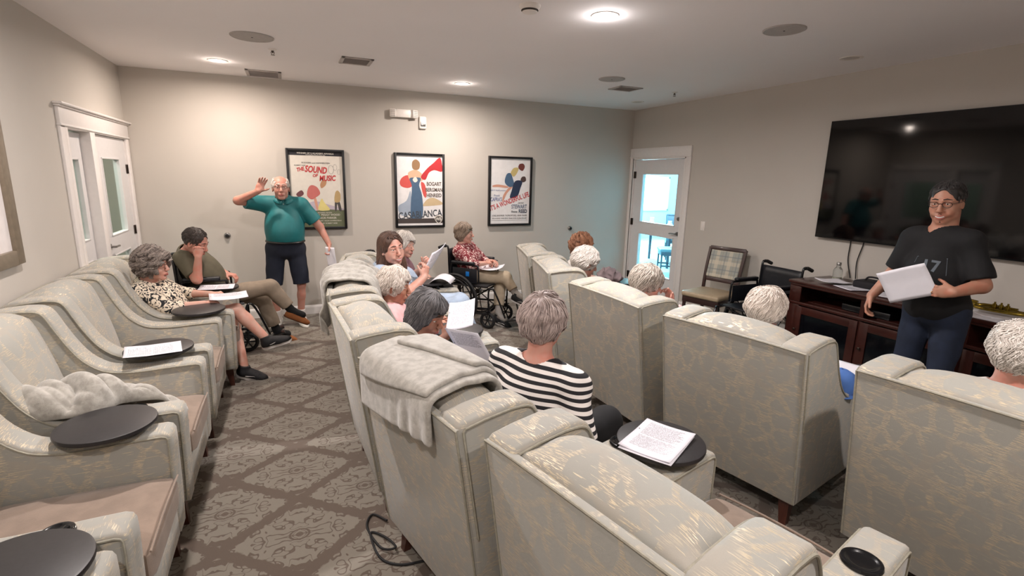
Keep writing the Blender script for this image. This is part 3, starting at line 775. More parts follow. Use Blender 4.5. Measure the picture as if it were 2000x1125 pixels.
def person(label, base, J, st, h=0.006):
    """J joints in world space, st style; returns the Empty at the figure's base"""
    base = V(*base); par = empty('person', tuple(base), 0, label, 'person')
    if st.get('group'): par['group'] = st['group']
    b = st.get('build', 1.0); fat = st.get('fat', 0.0); bust = st.get('bust', 0.0); hs = st.get('hs', 1.0)
    for k_ in list(J):
        if isinstance(J[k_], (tuple, list)) and k_[:2] in ('hi', 'sh', 'el', 'wr', 'kn', 'an', 'to', 'he') and len(J[k_]) == 3: J[k_] = V(*J[k_])
    hip, sR, sL = J['hip'], J['shR'], J['shL']; mid = (sR+sL)/2; up = nrm(mid-hip); sd = sL-sR; sw = np.linalg.norm(sd); sd = nrm(sd-up*(sd@up)); fw = np.cross(sd, up)
    TR = np.stack([fw, sd, up], 1); N = mid+up*0.045; Lt = np.linalg.norm(mid-hip)
    hc = J['head']; HR = headR(*J['hr'])
    skin = SKIN[st['skin']]; hipw = st.get('hipw', 0.09)
    hR = hip-sd*hipw; hL = hip+sd*hipw
    def torso(S, o=0.0, low=True):
        S.ell(hip+up*(Lt*0.70)-fw*0.005, (0.105*b+o, sw*0.43+o, 0.19+o), TR, k=0.07)
        S.ell(hip+up*(Lt*0.36)+fw*(0.02+fat*0.5), (0.105*b+fat+o, 0.130*b+fat*0.7+o, 0.175+o), TR, k=0.10)
        S.ell(hip+up*(Lt*0.54)+fw*(0.008+fat*0.25), (0.108*b+fat*0.5+o, (sw*0.40+0.130*b)*0.5+fat*0.2+o, 0.17+o), TR, k=0.08)
        S.cone(sR, sL, 0.052*b+o, 0.052*b+o, k=0.05)
        if bust: 
            for s_ in (1, -1): S.ell(hip+up*(Lt*0.62)+fw*(0.085*b)+sd*s_*0.075, (0.06*bust+o, 0.07*bust+o, 0.065*bust+o), TR, k=0.04)
        if low: S.ell(hip+up*0.03, (0.115*b+fat*0.6+o, (hipw+0.075)*b+o, 0.12+o), TR, k=0.06)
    S = SDF(); torso(S)
    nb = hc+HR@V(-0.03, 0, -0.055)*hs
    S.cone(N-up*0.03, nb, 0.058*st.get('neck', 1.0), 0.052*st.get('neck', 1.0), k=0.035); S.cone(sR*0.55+N*0.45, sL*0.55+N*0.45, 0.05*b, k=0.05)
    am = st.get('arm', 1.0)
    for a in 'RL':
        if 'el'+a not in J: continue
        S.cone(J['sh'+a], J['el'+a], 0.050*b*am, 0.039*am, k=0.04); S.cone(J['el'+a], J['wr'+a], 0.040*am, 0.026*am, k=0.02)
    lg = st.get('leg', 1.0)
    for a, hh in (('R', hR), ('L', hL)):
        if 'kn'+a not in J: continue
        S.cone(hh, J['kn'+a], 0.080*b*lg, 0.054*lg, k=0.04)
        kn, an = J['kn'+a], J['an'+a]; dk = nrm(an-kn)
        S.cone(kn, kn+(an-kn)*0.35, 0.053*lg, 0.050*lg, k=0.02); S.cone(kn+(an-kn)*0.3, an, 0.051*lg, 0.034, k=0.02)
        if 'to'+a in J: S.cone(an-V(0, 0, 0.035), an+(J['to'+a]-an)*0.5-V(0, 0, 0.02), 0.028, 0.014, k=0.01)
    headsdf(S, hc, HR, hs, st.get('jaw', 1.0), st.get('fatface', 1.0), st.get('smile', False))
    for a in 'RL':
        if 'hand'+a in J:
            d, n_, kw = J['hand'+a]; hand(S, J['wr'+a], d, n_, st.get('side'+a, -1 if a == 'L' else 1), **kw)
    v, q = S.mesh(h); npmesh('body', v, q, skin, par, base)
    if st.get('face', True): face_parts(par, base, hc, HR, hs, HAIR[st.get('brow', st['hair'])], st.get('smile', False), st.get('look', 0))
    sty = dict(STY[st['style']]); sty.update(st.get('sty', {}))
    hair_obj(par, base, hc, HR, hs, sty, HAIR[st['hair']], st.get('seed', 1))
    # shirt
    S = SDF(); o = st.get('loose', 0.014); torso(S, o, st.get('shirt_low', True)); S.half(hip-up*st.get('hem', 0.02)*1.0, -up, k=0.01)
    S.cone(sR*0.6+N*0.4, sL*0.6+N*0.4, 0.05*b+o*0.6, k=0.05); S.cone(N-up*0.06, N-up*0.006, 0.090+o*0.3, 0.078+o*0.3, k=0.03)
    sl = st.get('sleeve', 0.6)
    for a in 'RL':
        if 'el'+a not in J: continue
        s0, e0, w0 = J['sh'+a], J['el'+a], J['wr'+a]; so = st.get('sloose', 0.016)
        if sl <= 1: S.cone(s0, s0+(e0-s0)*sl, 0.053*b*am+so, 0.046*am+so*1.25, k=0.035, cut=True)
        else:
            S.cone(s0, e0, 0.053*b*am+so, 0.041*am+so, k=0.035); S.cone(e0, e0+(w0-e0)*(sl-1), 0.041*am+so, 0.030*am+so*0.7, k=0.02, cut=True)
    nr = st.get('neckhole', 0.062)
    S.cone(N+up*0.0, N+(nb-N)*0.8, nr, nr*0.98, k=0.006, sub=True)
    if st.get('vneck'): S.cone(N+fw*0.06+up*0.01, N+fw*0.10-up*st['vneck'], 0.035, 0.010, k=0.008, sub=True)
    S.noise(st.get('fold', 0.0045), 24, st.get('seed', 1)+11)
    v, q = S.mesh(h); sh = npmesh(st.get('top', 'shirt'), v, q, st['shirt'], par, base)
    # legs
    if 'knR' in J and st.get('trousers') is not None:
        S = SDF(); o = st.get('tloose', 0.014); ff = st.get('tlen', 1.9)
        S.ell(hip+up*0.0, (0.120*b+fat*0.7+o*0.3, (hipw+0.080)*b+o*0.3, 0.125), TR, k=0.06)
        S.ell(hip+up*(Lt*0.36)+fw*(0.02+fat*0.5), (0.105*b+fat+0.010, 0.130*b+fat*0.7+0.012, 0.185), TR, k=0.06)
        S.half(hip+up*st.get('rise', 0.09), up, k=0.01)
        for a, hh in (('R', hR), ('L', hL)):
            kn, an = J['kn'+a], J['an'+a]
            if ff <= 1: S.cone(hh, hh+(kn-hh)*ff, 0.088*b*lg+o, 0.066*lg+o*1.6, k=0.04, cut=True)
            else: S.cone(hh, kn, 0.083*b*lg+o, 0.058*lg+o, k=0.04); S.cone(kn, kn+(an-kn)*(ff-1), 0.058*lg+o, 0.044+o, k=0.03, cut=True)
        S.noise(0.004, 22, st.get('seed', 1)+23)
        v, q = S.mesh(h); npmesh(st.get('legwear', 'trousers'), v, q, st['trousers'], par, base)
    for a in 'RL':
        if 'sock' in st and 'an'+a in J:
            kn, an = J['kn'+a], J['an'+a]; S = SDF(); S.cone(an+(kn-an)*st.get('sockh', 0.35), an, 0.045, 0.040, k=0.01, cuta=True); S.cone(an, an+(J['to'+a]-an)*0.5, 0.040, 0.036, k=0.02)
            v, q = S.mesh(0.007); npmesh('sock', v, q, st['sock'], par, base)
        if 'shoe' in st and 'an'+a in J: shoe(par, base, J['an'+a], J['to'+a], st['shoe'][0], st['shoe'][1], st['shoe'][2] if len(st['shoe']) > 2 else 'sneaker')
    if st.get('glasses'):
        m = MB(); gw = 0.033
        def p(x, y, z): return tuple(hc+HR@V(x*hs, y*hs, z*hs)-base)
        for s_ in (1, -1):
            m.tube([p(0.100-0.010*abs(math.cos(t)*0.5+0.5*s_*0), s_*gw+0.024*math.cos(t), 0.008+0.017*math.sin(t)) for t in [2*PI*i/20 for i in range(20)]], 0.0018, 6, closed=True)
            m.tube([p(0.094, s_*0.057, 0.014), p(0.05, s_*0.077, 0.012), p(-0.005, s_*0.082, 0.008), p(-0.018, s_*0.082, -0.012)], 0.0018, 6)
        m.tube([p(0.098, -0.009, 0.012), p(0.104, 0, 0.016), p(0.098, 0.009, 0.012)], 0.0018, 6)
        m.build('eyeglasses', st['glasses'], par)
    par['_fr'] = 0; del par['_fr']
    return par, dict(TR=TR, N=N, hip=hip, HR=HR, hc=hc, base=base, up=up, fw=fw, sd=sd, Lt=Lt)
def seatJ(cx, cy, yaw, dx=0.0, dz=0.0, head=None, hr=None, sw=0.17, **ov):
    """sitting joints in the frame of a chair standing at (cx, cy) and facing yaw degrees"""
    a = math.radians(yaw); f = V(math.cos(a), math.sin(a), 0); l = V(-math.sin(a), math.cos(a), 0); o = V(cx, cy, 0)
    def P(x, y, z): return o+f*(x+dx)+l*y+V(0, 0, z+dz)
    J = dict(hip=P(0.44, 0, 0.56), shR=P(0.34, -sw, 0.87), shL=P(0.34, sw, 0.87), head=P(0.38, 0, 1.07), hr=(yaw, 5, 0),
             elR=P(0.44, -0.25, 0.66), elL=P(0.44, 0.25, 0.66), wrR=P(0.66, -0.13, 0.68), wrL=P(0.66, 0.13, 0.68),
             knR=P(0.90, -0.11, 0.55), knL=P(0.90, 0.11, 0.55), anR=P(0.98, -0.11, 0.10), anL=P(0.98, 0.11, 0.10), toR=P(1.14, -0.13, 0.05), toL=P(1.14, 0.13, 0.05))
    J['handR'] = (f+l*0.4-V(0, 0, 0.2), -V(0, 0, 1), dict(curl=(30, 35))); J['handL'] = (f-l*0.4-V(0, 0, 0.2), -V(0, 0, 1), dict(curl=(30, 35)))
    if head is not None:
        hd = V(*head); J['head'] = hd; d = V(hd[0], hd[1], 0)-f*0.04
        J['shR'] = d-l*sw+V(0, 0, hd[2]-0.215); J['shL'] = d+l*sw+V(0, 0, hd[2]-0.215)
    if hr is not None: J['hr'] = hr
    J.update(ov); return J
# ================================================================== THE SETTING
def struct(name, m, mat, parent=None, smooth=True):
    o = m.build(name, mat, parent, smooth=smooth, angle=35)
    if parent is None: o['kind'] = 'structure'
    return o
def wall_holes(name, axis, val, thick, a0, a1, z0, z1, holes, mat):
    """wall standing on the line axis=val, running a0..a1, with openings (b0,b1,c0,c1)"""
    m = MB()
    bs = sorted({a0, a1} | {h[0] for h in holes} | {h[1] for h in holes}); zs = sorted({z0, z1} | {h[2] for h in holes} | {h[3] for h in holes})
    for i in range(len(bs)-1):
        for j in range(len(zs)-1):
            cb = (bs[i]+bs[i+1])/2; cz = (zs[j]+zs[j+1])/2
            if any(h[0] < cb < h[1] and h[2] < cz < h[3] for h in holes): continue
            d = (thick, bs[i+1]-bs[i], zs[j+1]-zs[j]) if axis == 'x' else (bs[i+1]-bs[i], thick, zs[j+1]-zs[j])
            c = (val, cb, cz) if axis == 'x' else (cb, val, cz)
            m.box(c, d)
    return struct(name, m, mat, smooth=False)
m = MB(); m.box(((XL+XR)/2, (YF+YB)/2, -0.05), (XR-XL+0.24, YF-YB+0.24, 0.10)); struct('floor', m, M_CARPET, smooth=False)
m = MB(); m.box(((XL+XR)/2, (YF+YB)/2, H+0.06), (XR-XL+0.24, YF-YB+0.24, 0.12)); struct('ceiling', m, M_CEIL, smooth=False)
LD0, LD1, DZ = 4.86, 6.61, 2.045      # left wall opening: sidelight and door
RD0, RD1 = 5.46, 6.60                 # right wall door opening
wall_holes('wall_far', 'y', YF+0.06, 0.12, XL-0.12, XR+0.12, 0, H, [], M_WALL)
wall_holes('wall_near', 'y', YB-0.06, 0.12, XL-0.12, XR+0.12, 0, H, [], M_WALL)
wall_holes('wall_left', 'x', XL-0.06, 0.12, YB, YF, 0, H, [(LD0, LD1, 0, DZ)], M_WALL)
wall_holes('wall_right', 'x', XR+0.06, 0.12, YB, YF, 0, H, [(RD0, RD1, 0, DZ)], M_WALL)
def base_run(name, p0, p1, nx, ny):
    m = MB(); L = math.hypot(p1[0]-p0[0], p1[1]-p0[1]); a = math.atan2(p1[1]-p0[1], p1[0]-p0[0])
    pr = [(0, 0), (0.014, 0), (0.014, 0.085), (0.011, 0.098), (0.006, 0.108), (0, 0.112)]
    vs = []
    for s_ in (0, 1):
        q = p0 if s_ == 0 else p1
        for t_, z in pr: vs.append((q[0]+nx*t_, q[1]+ny*t_, z))
    n = len(pr); m.add(vs, [(k, (k+1) % n, n+(k+1) % n, n+k) for k in range(n)]+[tuple(range(n)), tuple(range(n, 2*n))])
    struct(name, m, M_TRIM, smooth=False)
base_run('baseboard_far', (XL, YF), (XR, YF), 0, -1)
base_run('baseboard_left', (XL, YB), (XL, LD0-0.10), 1, 0)
base_run('baseboard_right', (XR, YB), (XR, RD0-0.10), -1, 0)
base_run('baseboard_near', (XL, YB), (XR, YB), 0, 1)
# ---- left wall: cased sidelight and door
def casing(name, xw, sx, y0, y1, zt, crown=True):
    """flat casing with a header board and a stepped cap; sx = direction into the room"""
    m = MB(); wd = 0.09
    for y in (y0-wd/2, y1+wd/2):
        y_ = min(y, YF-0.02)
        m.box((xw+sx*0.010, y, zt/2), (0.02, wd if y1+wd < YF else wd, zt), bev=0.003)
    m.box((xw+sx*0.012, (y0+y1)/2, zt+0.068), (0.024, y1-y0+2*wd, 0.136), bev=0.003)
    m.box((xw+sx*0.016, (y0+y1)/2, zt+0.006), (0.032, y1-y0+2*wd+0.016, 0.014), bev=0.004)
    if crown:
        m.box((xw+sx*0.020, (y0+y1)/2, zt+0.140), (0.040, y1-y0+2*wd+0.03, 0.014), bev=0.004)
        m.box((xw+sx*0.030, (y0+y1)/2, zt+0.155), (0.060, y1-y0+2*wd+0.055, 0.018), bev=0.006)
    return struct(name, m, M_TRIM)
LD1c = 6.56
casing('trim_1', XL, 1, LD0+0.08, LD1c, DZ-0.02)
def pane_leaf(m, xc, th, y0, y1, z0, z1, panes):
    """stile-and-rail leaf with openings (y0,y1,z0,z1)"""
    ys = sorted({y0, y1} | {p[0] for p in panes} | {p[1] for p in panes}); zs = sorted({z0, z1} | {p[2] for p in panes} | {p[3] for p in panes})
    for i in range(len(ys)-1):
        for j in range(len(zs)-1):
            cy = (ys[i]+ys[i+1])/2; cz = (zs[j]+zs[j+1])/2
            if any(p[0] < cy < p[1] and p[2] < cz < p[3] for p in panes): continue
            m.box((xc, cy, cz), (th, ys[i+1]-ys[i]+0.0006, zs[j+1]-zs[j]+0.0006))
    for (a, b, c, d) in panes:
        e = 0.012
        for yy in (a+e/2, b-e/2): m.box((xc, yy, (c+d)/2), (th+0.012, e, d-c), bev=0.003)
        for zz in (c+e/2, d-e/2): m.box((xc, (a+b)/2, zz), (th+0.012, b-a, e), bev=0.003)
def leaf(name, xc, y0, y1, z0, z1, panes, mat, label=None):
    m = MB(); pane_leaf(m, xc, 0.042, y0, y1, z0, z1, panes); o = struct(name, m, mat, smooth=False)
    for (a, b, c, d) in panes:
        g = MB(); g.box((xc, (a+b)/2, (c+d)/2), (0.006, b-a-0.004, d-c-0.004)); g.build('glass_pane', M_GLASS, o, smooth=False)
    return o
def lever(parent, x, y, z, sx, sy, mat=M_CHR):
    m = MB(); m.cyl((x, y, z), (x+sx*0.012, y, z), 0.027, 0.025, 24); m.cyl((x+sx*0.012, y, z), (x+sx*0.05, y, z), 0.010, 0.010, 16)
    m.tube(smoothpath([(x+sx*0.05, y-sy*0.008, z), (x+sx*0.055, y+sy*0.03, z+0.002), (x+sx*0.052, y+sy*0.085, z), (x+sx*0.045, y+sy*0.115, z-0.006)], 5), 0.009, 10)
    m.build('door_handle', mat, parent)
sl = leaf('window_1', XL-0.075, 4.99, 5.47, 0.0, 2.0, [(5.09, 5.36, 1.13, 1.80), (5.09, 5.36, 0.28, 0.96)], M_TRIM2)
m = MB()
m.box((XL-0.05, 5.535, 1.0), (0.14, 0.12, 2.04), bev=0.003); m.box((XL-0.05, LD0+0.105, 1.0), (0.14, 0.05, 2.04), bev=0.003)
m.box((XL-0.05, (LD0+LD1)/2, 2.03), (0.14, LD1-LD0, 0.03), bev=0.002); m.box((XL-0.05, 6.585, 1.0), (0.13, 0.045, 2.04), bev=0.002)
struct('trim_2', m, M_TRIM)
dl = leaf('door_1', XL-0.03, 5.60, 6.56, 0.01, 2.01, [(5.78, 6.32, 1.11, 1.82), (5.78, 6.32, 0.25, 0.94)], M_TRIM2)
lever(dl, XL-0.009, 5.67, 1.03, 1, 1)
for zz in (1.72, 1.10, 0.25):
    m = MB(); m.cyl((XL+0.002, 6.565, zz-0.045), (XL+0.002, 6.565, zz+0.045), 0.007, n=12); m.box((XL-0.006, 6.545, zz), (0.006, 0.035, 0.09), bev=0.002); m.box((XL-0.004, 6.585, zz), (0.012, 0.025, 0.09), bev=0.002)
    m.build('hinge', M_BRZ, dl)
# corridor beyond the left door
M_CORR = plain('corridor_paint', (176, 184, 170), 0.85, var=0.02)
m = MB(); m.box((-3.2, 6.2, H/2), (0.1, 6.0, H)); struct('wall_corridor', m, M_CORR, smooth=False)
m = MB(); m.box((-2.4, 9.2, H/2), (1.8, 0.1, H)); struct('wall_corridor_end', m, M_CORR, smooth=False)
m = MB(); m.box((-2.4, 3.2, H/2), (1.8, 0.1, H)); struct('wall_corridor_start', m, M_CORR, smooth=False)
m = MB(); m.box((-1.555, 7.95, H/2), (0.1, 2.4, H)); struct('wall_corridor_side', m, M_CORR, smooth=False)
m = MB(); m.box((-2.42, 6.2, -0.05), (1.62, 6.0, 0.1)); struct('floor_corridor', m, plain('corridor_carpet', (120, 122, 108), 0.95, var=0.12, nsc=20), smooth=False)
m = MB(); m.box((-2.42, 6.2, H+0.06), (1.62, 6.0, 0.1)); struct('ceiling_corridor', m, M_CEIL, smooth=False)
m = MB()
for y in (7.15, 8.15): m.box((-3.13, y, 1.03), (0.03, 0.09, 2.06), bev=0.003)
m.box((-3.13, 7.65, 2.10), (0.035, 1.12, 0.12), bev=0.003)
struct('trim_3', m, M_TRIM)
m = MB(); m.box((-3.135, 7.65, 1.02), (0.02, 0.92, 2.03), bev=0.003); struct('door_3', m, M_TRIM2)
# wainscot rail seen through the glass
m = MB(); m.box((-3.135, 5.2, 0.92), (0.03, 3.9, 0.07), bev=0.006); m.box((-3.14, 5.2, 0.45), (0.012, 3.9, 0.9)); struct('trim_4', m, M_TRIM)
# ---- right wall: door with two glass panes
casing('trim_5', XR, -1, RD0, RD1-0.02, DZ-0.0, crown=False)
m = MB()
m.box((XR+0.05, RD0+0.012, 1.02), (0.14, 0.024, 2.04), bev=0.002); m.box((XR+0.05, RD1-0.012, 1.02), (0.14, 0.024, 2.04), bev=0.002); m.box((XR+0.05, (RD0+RD1)/2, 2.033), (0.14, RD1-RD0, 0.024), bev=0.002)
struct('trim_6', m, M_TRIM)
dr = leaf('door_2', XR+0.035, RD0+0.026, RD1-0.026, 0.01, 2.018, [(5.605, 6.385, 1.108, 1.82), (5.605, 6.385, 0.355, 0.945)], M_TRIM2)
lever(dr, XR+0.014, 5.536, 1.016, -1, 1)
m = MB(); m.cyl((XR+0.015, 5.53, 1.22), (XR-0.004, 5.53, 1.22), 0.027, 0.025, 24); m.cyl((XR-0.004, 5.53, 1.22), (XR-0.010, 5.53, 1.22), 0.012, 0.010, 16); m.build('deadbolt', M_CHR, dr)
for zz in (1.80, 1.10, 0.28):
    m = MB(); m.cyl((XR-0.004, 6.572, zz-0.05), (XR-0.004, 6.572, zz+0.05), 0.008, n=12); m.box((XR+0.008, 6.56, zz), (0.008, 0.04, 0.1), bev=0.002); m.build('hinge', M_BRZ, dr)
# ---- room beyond the right door
M_NX = plain('next_room_tinted_paint', (176, 206, 216), 0.85, var=0.02)  # cyan cast of the daylight is mixed into the wall colour
m = MB(); m.box((9.0, 8.2, -0.05), (8.02, 9.0, 0.1)); struct('floor_next_room', m, plain('next_room_tinted_carpet', (150, 176, 176), 0.95, var=0.18, nsc=14), smooth=False)  # carpet colour carries the same daylight cast
m = MB(); m.box((9.0, 8.2, H+0.06), (8.02, 9.0, 0.1)); struct('ceiling_next_room', m, M_CEIL, smooth=False)
M_SKYP = emit('daylight_outside', (0.72, 0.97, 1.0), 5.0)
NY = 12.6
wall_holes('wall_next_far', 'y', NY+0.06, 0.12, 5.0, 13.0, 0, H, [(8.15, 8.95, 0.75, 2.5), (9.45, 10.6, 1.95, 2.45), (9.45, 10.6, 0.85, 1.80), (11.2, 12.2, 0.85, 2.4)], M_NX)
wall_holes('wall_next_east', 'x', 13.0, 0.12, 3.7, NY, 0, H, [(7.5, 9.0, 0.9, 2.3), (9.6, 11.1, 0.9, 2.3)], M_NX)
wall_holes('wall_next_south', 'y', 3.75, 0.12, 5.0, 13.0, 0, H, [], M_NX)
wall_holes('wall_next_west', 'x', XR+0.06, 0.12, YF+0.12, NY, 0, H, [], M_NX)
for k_, (a, b, c, d) in enumerate([(8.15, 8.95, 0.75, 2.5), (9.45, 10.6, 1.95, 2.45), (9.45, 10.6, 0.85, 1.80), (11.2, 12.2, 0.85, 2.4)]):
    m = MB(); e = 0.05
    for xx in (a, b): m.box((xx, NY-0.01, (c+d)/2), (e, 0.04, d-c+e), bev=0.004)
    for zz in (c, d): m.box(((a+b)/2, NY-0.01, zz), (b-a+e, 0.04, e), bev=0.004)
    if k_ == 2: m.box((a+0.75, NY, (c+d)/2), (0.03, 0.03, d-c), bev=0.004)
    o = struct('window_%d' % (k_+2), m, M_TRIM)
    g = MB(); g.box(((a+b)/2, NY+0.05, (c+d)/2), (b-a, 0.01, d-c)); g.build('glass_pane', M_SKYP, o, smooth=False)

# ---- ceiling fittings
M_LENS = emit('lit_lens', (1.0, 0.93, 0.88), 14)
M_LENSW = emit('warm_lit_lens', (1.0, 0.80, 0.68), 9)
M_CANOFF = plain('unlit_lens', (196, 188, 180), 0.4, var=0.03)
M_VENT = plain('ceiling_vent_paint', (176, 168, 164), 0.5, var=0.03)
M_GRILLE = plain('speaker_grille', (178, 172, 168), 0.7, var=0.04, bump=0.5, bsc=500)
M_DARK = plain('dark_recess', (60, 54, 50), 0.9, var=0.05)
WHERE = ['above the teal-shirted man', 'in front of the middle poster', 'in the middle of the ceiling, the brightest', 'above the aisle', 'over the back of the aisle', 'over the near end of the middle chairs']
def downlight(x, y, on, label):
    o = empty('recessed_light', (x, y, H), 0, label, 'ceiling light', 'recessed ceiling lights')
    m = MB(); m.lathe([(0.085, 0.0), (0.085, -0.004), (0.074, -0.0065), (0.062, -0.004), (0.058, 0.0)], n=40); m.build('trim_ring', M_WHP, o)
    m = MB(); m.lathe([(0.0001, -0.0022), (0.058, -0.0022), (0.058, -0.0005)], n=36); m.build('lens', {0: M_CANOFF, 1: M_LENS, 2: M_LENSW}[on], o)
for i, (x, y) in enumerate(LAMPS_ON): downlight(x, y, 2 if i == 0 else 1, 'lit round recessed ceiling light '+WHERE[i])
downlight(*LAMPS_OFF[0], 0, 'unlit recessed ceiling light near the television wall'); downlight(*LAMPS_OFF[1], 0, 'unlit recessed ceiling light in the corner by the glass door')
def speaker(x, y, r, label):
    o = empty('ceiling_speaker', (x, y, H), 0, label, 'ceiling speaker', 'round ceiling speakers')
    m = MB(); m.lathe([(r, 0), (r, -0.005), (r-0.008, -0.009), (r-0.014, -0.006)], n=56); m.build('rim', M_GRILLE, o)
    m = MB(); m.lathe([(0.0001, -0.0075), (r*0.5, -0.0072), (r-0.012, -0.0062), (r-0.012, -0.002)], n=56); m.build('grille', M_GRILLE, o)
    m = MB(); m.lathe([(0.0001, -0.010), (0.006, -0.0095), (0.007, -0.007)], n=14); m.build('badge', M_DARK, o)
speaker(-0.17, 4.705, 0.155, 'round ceiling speaker grille left of the square air vent')
speaker(3.14, 2.71, 0.135, 'round ceiling speaker grille nearest the television')
speaker(3.147, 4.752, 0.135, 'round ceiling speaker grille far back near the glass door corner')
def vent(x, y, sx, sy, label, slots=True):
    o = empty('air_vent', (x, y, H), 0, label, 'air vent', 'ceiling air vents')
    m = MB()
    for s_ in (-1, 1):
        m.box((s_*(sx/2-0.016), 0, -0.005), (0.032, sy, 0.010), bev=0.003); m.box((0, s_*(sy/2-0.016), -0.005), (sx, 0.032, 0.010), bev=0.003)
    m.build('frame', M_VENT, o)
    m = MB(); m.box((0, 0, -0.0012), (sx-0.06, sy-0.06, 0.002)); m.build('backing', M_DARK if slots else M_VENT, o, smooth=False)
    n = int((sy-0.07)/0.022)
    m = MB()
    for k in range(n):
        yy = -sy/2+0.045+k*(sy-0.09)/max(1, n-1)
        m.box((0, yy, -0.006), (sx-0.062, 0.016, 0.0025), Matrix.Rotation(math.radians(35 if slots else 12), 3, 'X'))
    m.build('louvres', M_VENT, o, smooth=False)
vent(0.66, 5.20, 0.28, 0.30, 'square slotted air vent in the ceiling between the posters and the speaker')
vent(-0.145, 6.36, 0.34, 0.40, 'wide pale air grille in the ceiling close to the poster wall', False)
vent(3.60, 5.15, 0.30, 0.26, 'small air vent in the ceiling beside the far speaker')
def sprinkler(x, y, label):
    o = empty('sprinkler', (x, y, H), 0, label, 'sprinkler', 'ceiling sprinklers')
    m = MB(); m.lathe([(0.034, 0), (0.033, -0.004), (0.014, -0.007), (0.012, -0.012)], n=28); m.build('escutcheon', M_WHP, o)
    m = MB(); m.cyl((0, 0, -0.010), (0, 0, -0.030), 0.007, n=10)
    for s_ in (-1, 1): m.tube([(s_*0.006, 0, -0.012), (s_*0.014, 0, -0.028), (s_*0.004, 0, -0.046)], 0.0025, 6)
    m.lathe([(0.0001, -0.048), (0.017, -0.047), (0.017, -0.045), (0.0001, -0.044)], n=18); m.build('deflector', M_BRZ, o)
sprinkler(-0.035, 5.09, 'small sprinkler hanging below the ceiling speaker at left')
sprinkler(4.236, 5.07, 'small sprinkler in the ceiling near the glass door')
o = empty('smoke_detector', (1.409, 3.05, H), 0, 'white round smoke detector at the top edge of the view', 'smoke detector')
m = MB(); m.lathe([(0.065, 0), (0.064, -0.012), (0.052, -0.024), (0.045, -0.04), (0.02, -0.046), (0.0001, -0.047)], n=40); m.build('housing', M_WHP, o)
m = MB(); m.lathe([(0.050, -0.0245), (0.0525, -0.030), (0.047, -0.036)], n=40); m.build('slot_ring', M_DARK, o)
# ---- wall fittings on the poster wall
o = empty('emergency_light', (1.385, YF, 2.462), 0, 'white twin-head emergency light high on the poster wall', 'emergency light')
m = MB(); m.prism([(-0.085, -0.045), (0.085, -0.045), (0.095, 0.0), (0.088, 0.05), (-0.088, 0.05), (-0.095, 0)], -0.055, 0.0, 0.008); m.build('housing', M_WHP, o)
for s_ in (-1, 1):
    m = MB(); m.box((s_*0.128, -0.045, 0.0), (0.075, 0.075, 0.095), Matrix.Rotation(s_*0.4, 3, 'Z'), bev=0.010); hd = m.build('lamp_head', M_WHP, o)
    m = MB()
    for k in range(4): m.box((s_*0.142, -0.083, -0.03+k*0.02), (0.055, 0.004, 0.006), Matrix.Rotation(s_*0.4, 3, 'Z'), bev=0.001)
    m.build('lens_ribs', M_GRILLE, hd)
o = empty('strobe_alarm', (1.628, YF, 2.371), 0, 'small white wall strobe beside the emergency light', 'alarm')
m = MB(); m.box((0, -0.018, 0), (0.095, 0.036, 0.155), bev=0.018, seg=3); m.build('housing', M_WHP, o)
m = MB(); m.prism([(-0.03, -0.045), (0.03, -0.045), (0.03, -0.015), (-0.012, -0.02), (-0.03, 0.01)], -0.045, -0.034, 0.003); m.build('reflector', plain('strobe_grey', (120, 118, 116), 0.2, 0.6), o)
m = MB(); m.box((0.004, -0.044, -0.012), (0.03, 0.014, 0.02), bev=0.004); m.build('lamp', M_WHP, o)
for (x, z, lb) in ((-0.659, 1.0, 'round metal door stop on the poster wall left of the standing man'), (3.835, 1.0, 'round metal door stop on the poster wall near the glass door')):
    o = empty('door_stop', (x, YF, z), 0, lb, 'door stop', 'wall door stops')
    m = MB(); m.lathe([(0.034, 0), (0.033, 0.012), (0.026, 0.020), (0.020, 0.022)], n=32, R=Matrix.Rotation(PI/2, 3, 'X')); m.build('rose', M_CHR, o)
    m = MB(); m.lathe([(0.020, 0.020), (0.018, 0.034), (0.0001, 0.037)], n=24, R=Matrix.Rotation(PI/2, 3, 'X')); m.build('bumper', M_RUB, o)
o = empty('light_switch', (XR, 5.058, 1.17), 0, 'white rocker light switch beside the glass door', 'light switch')
m = MB(); m.box((-0.004, 0, 0), (0.008, 0.072, 0.118), bev=0.003); m.build('plate', M_WHP, o)
m = MB(); m.box((-0.009, 0, 0.003), (0.006, 0.032, 0.066), Matrix.Rotation(0.06, 3, 'Y'), bev=0.002); m.build('rocker', M_WHP, o)

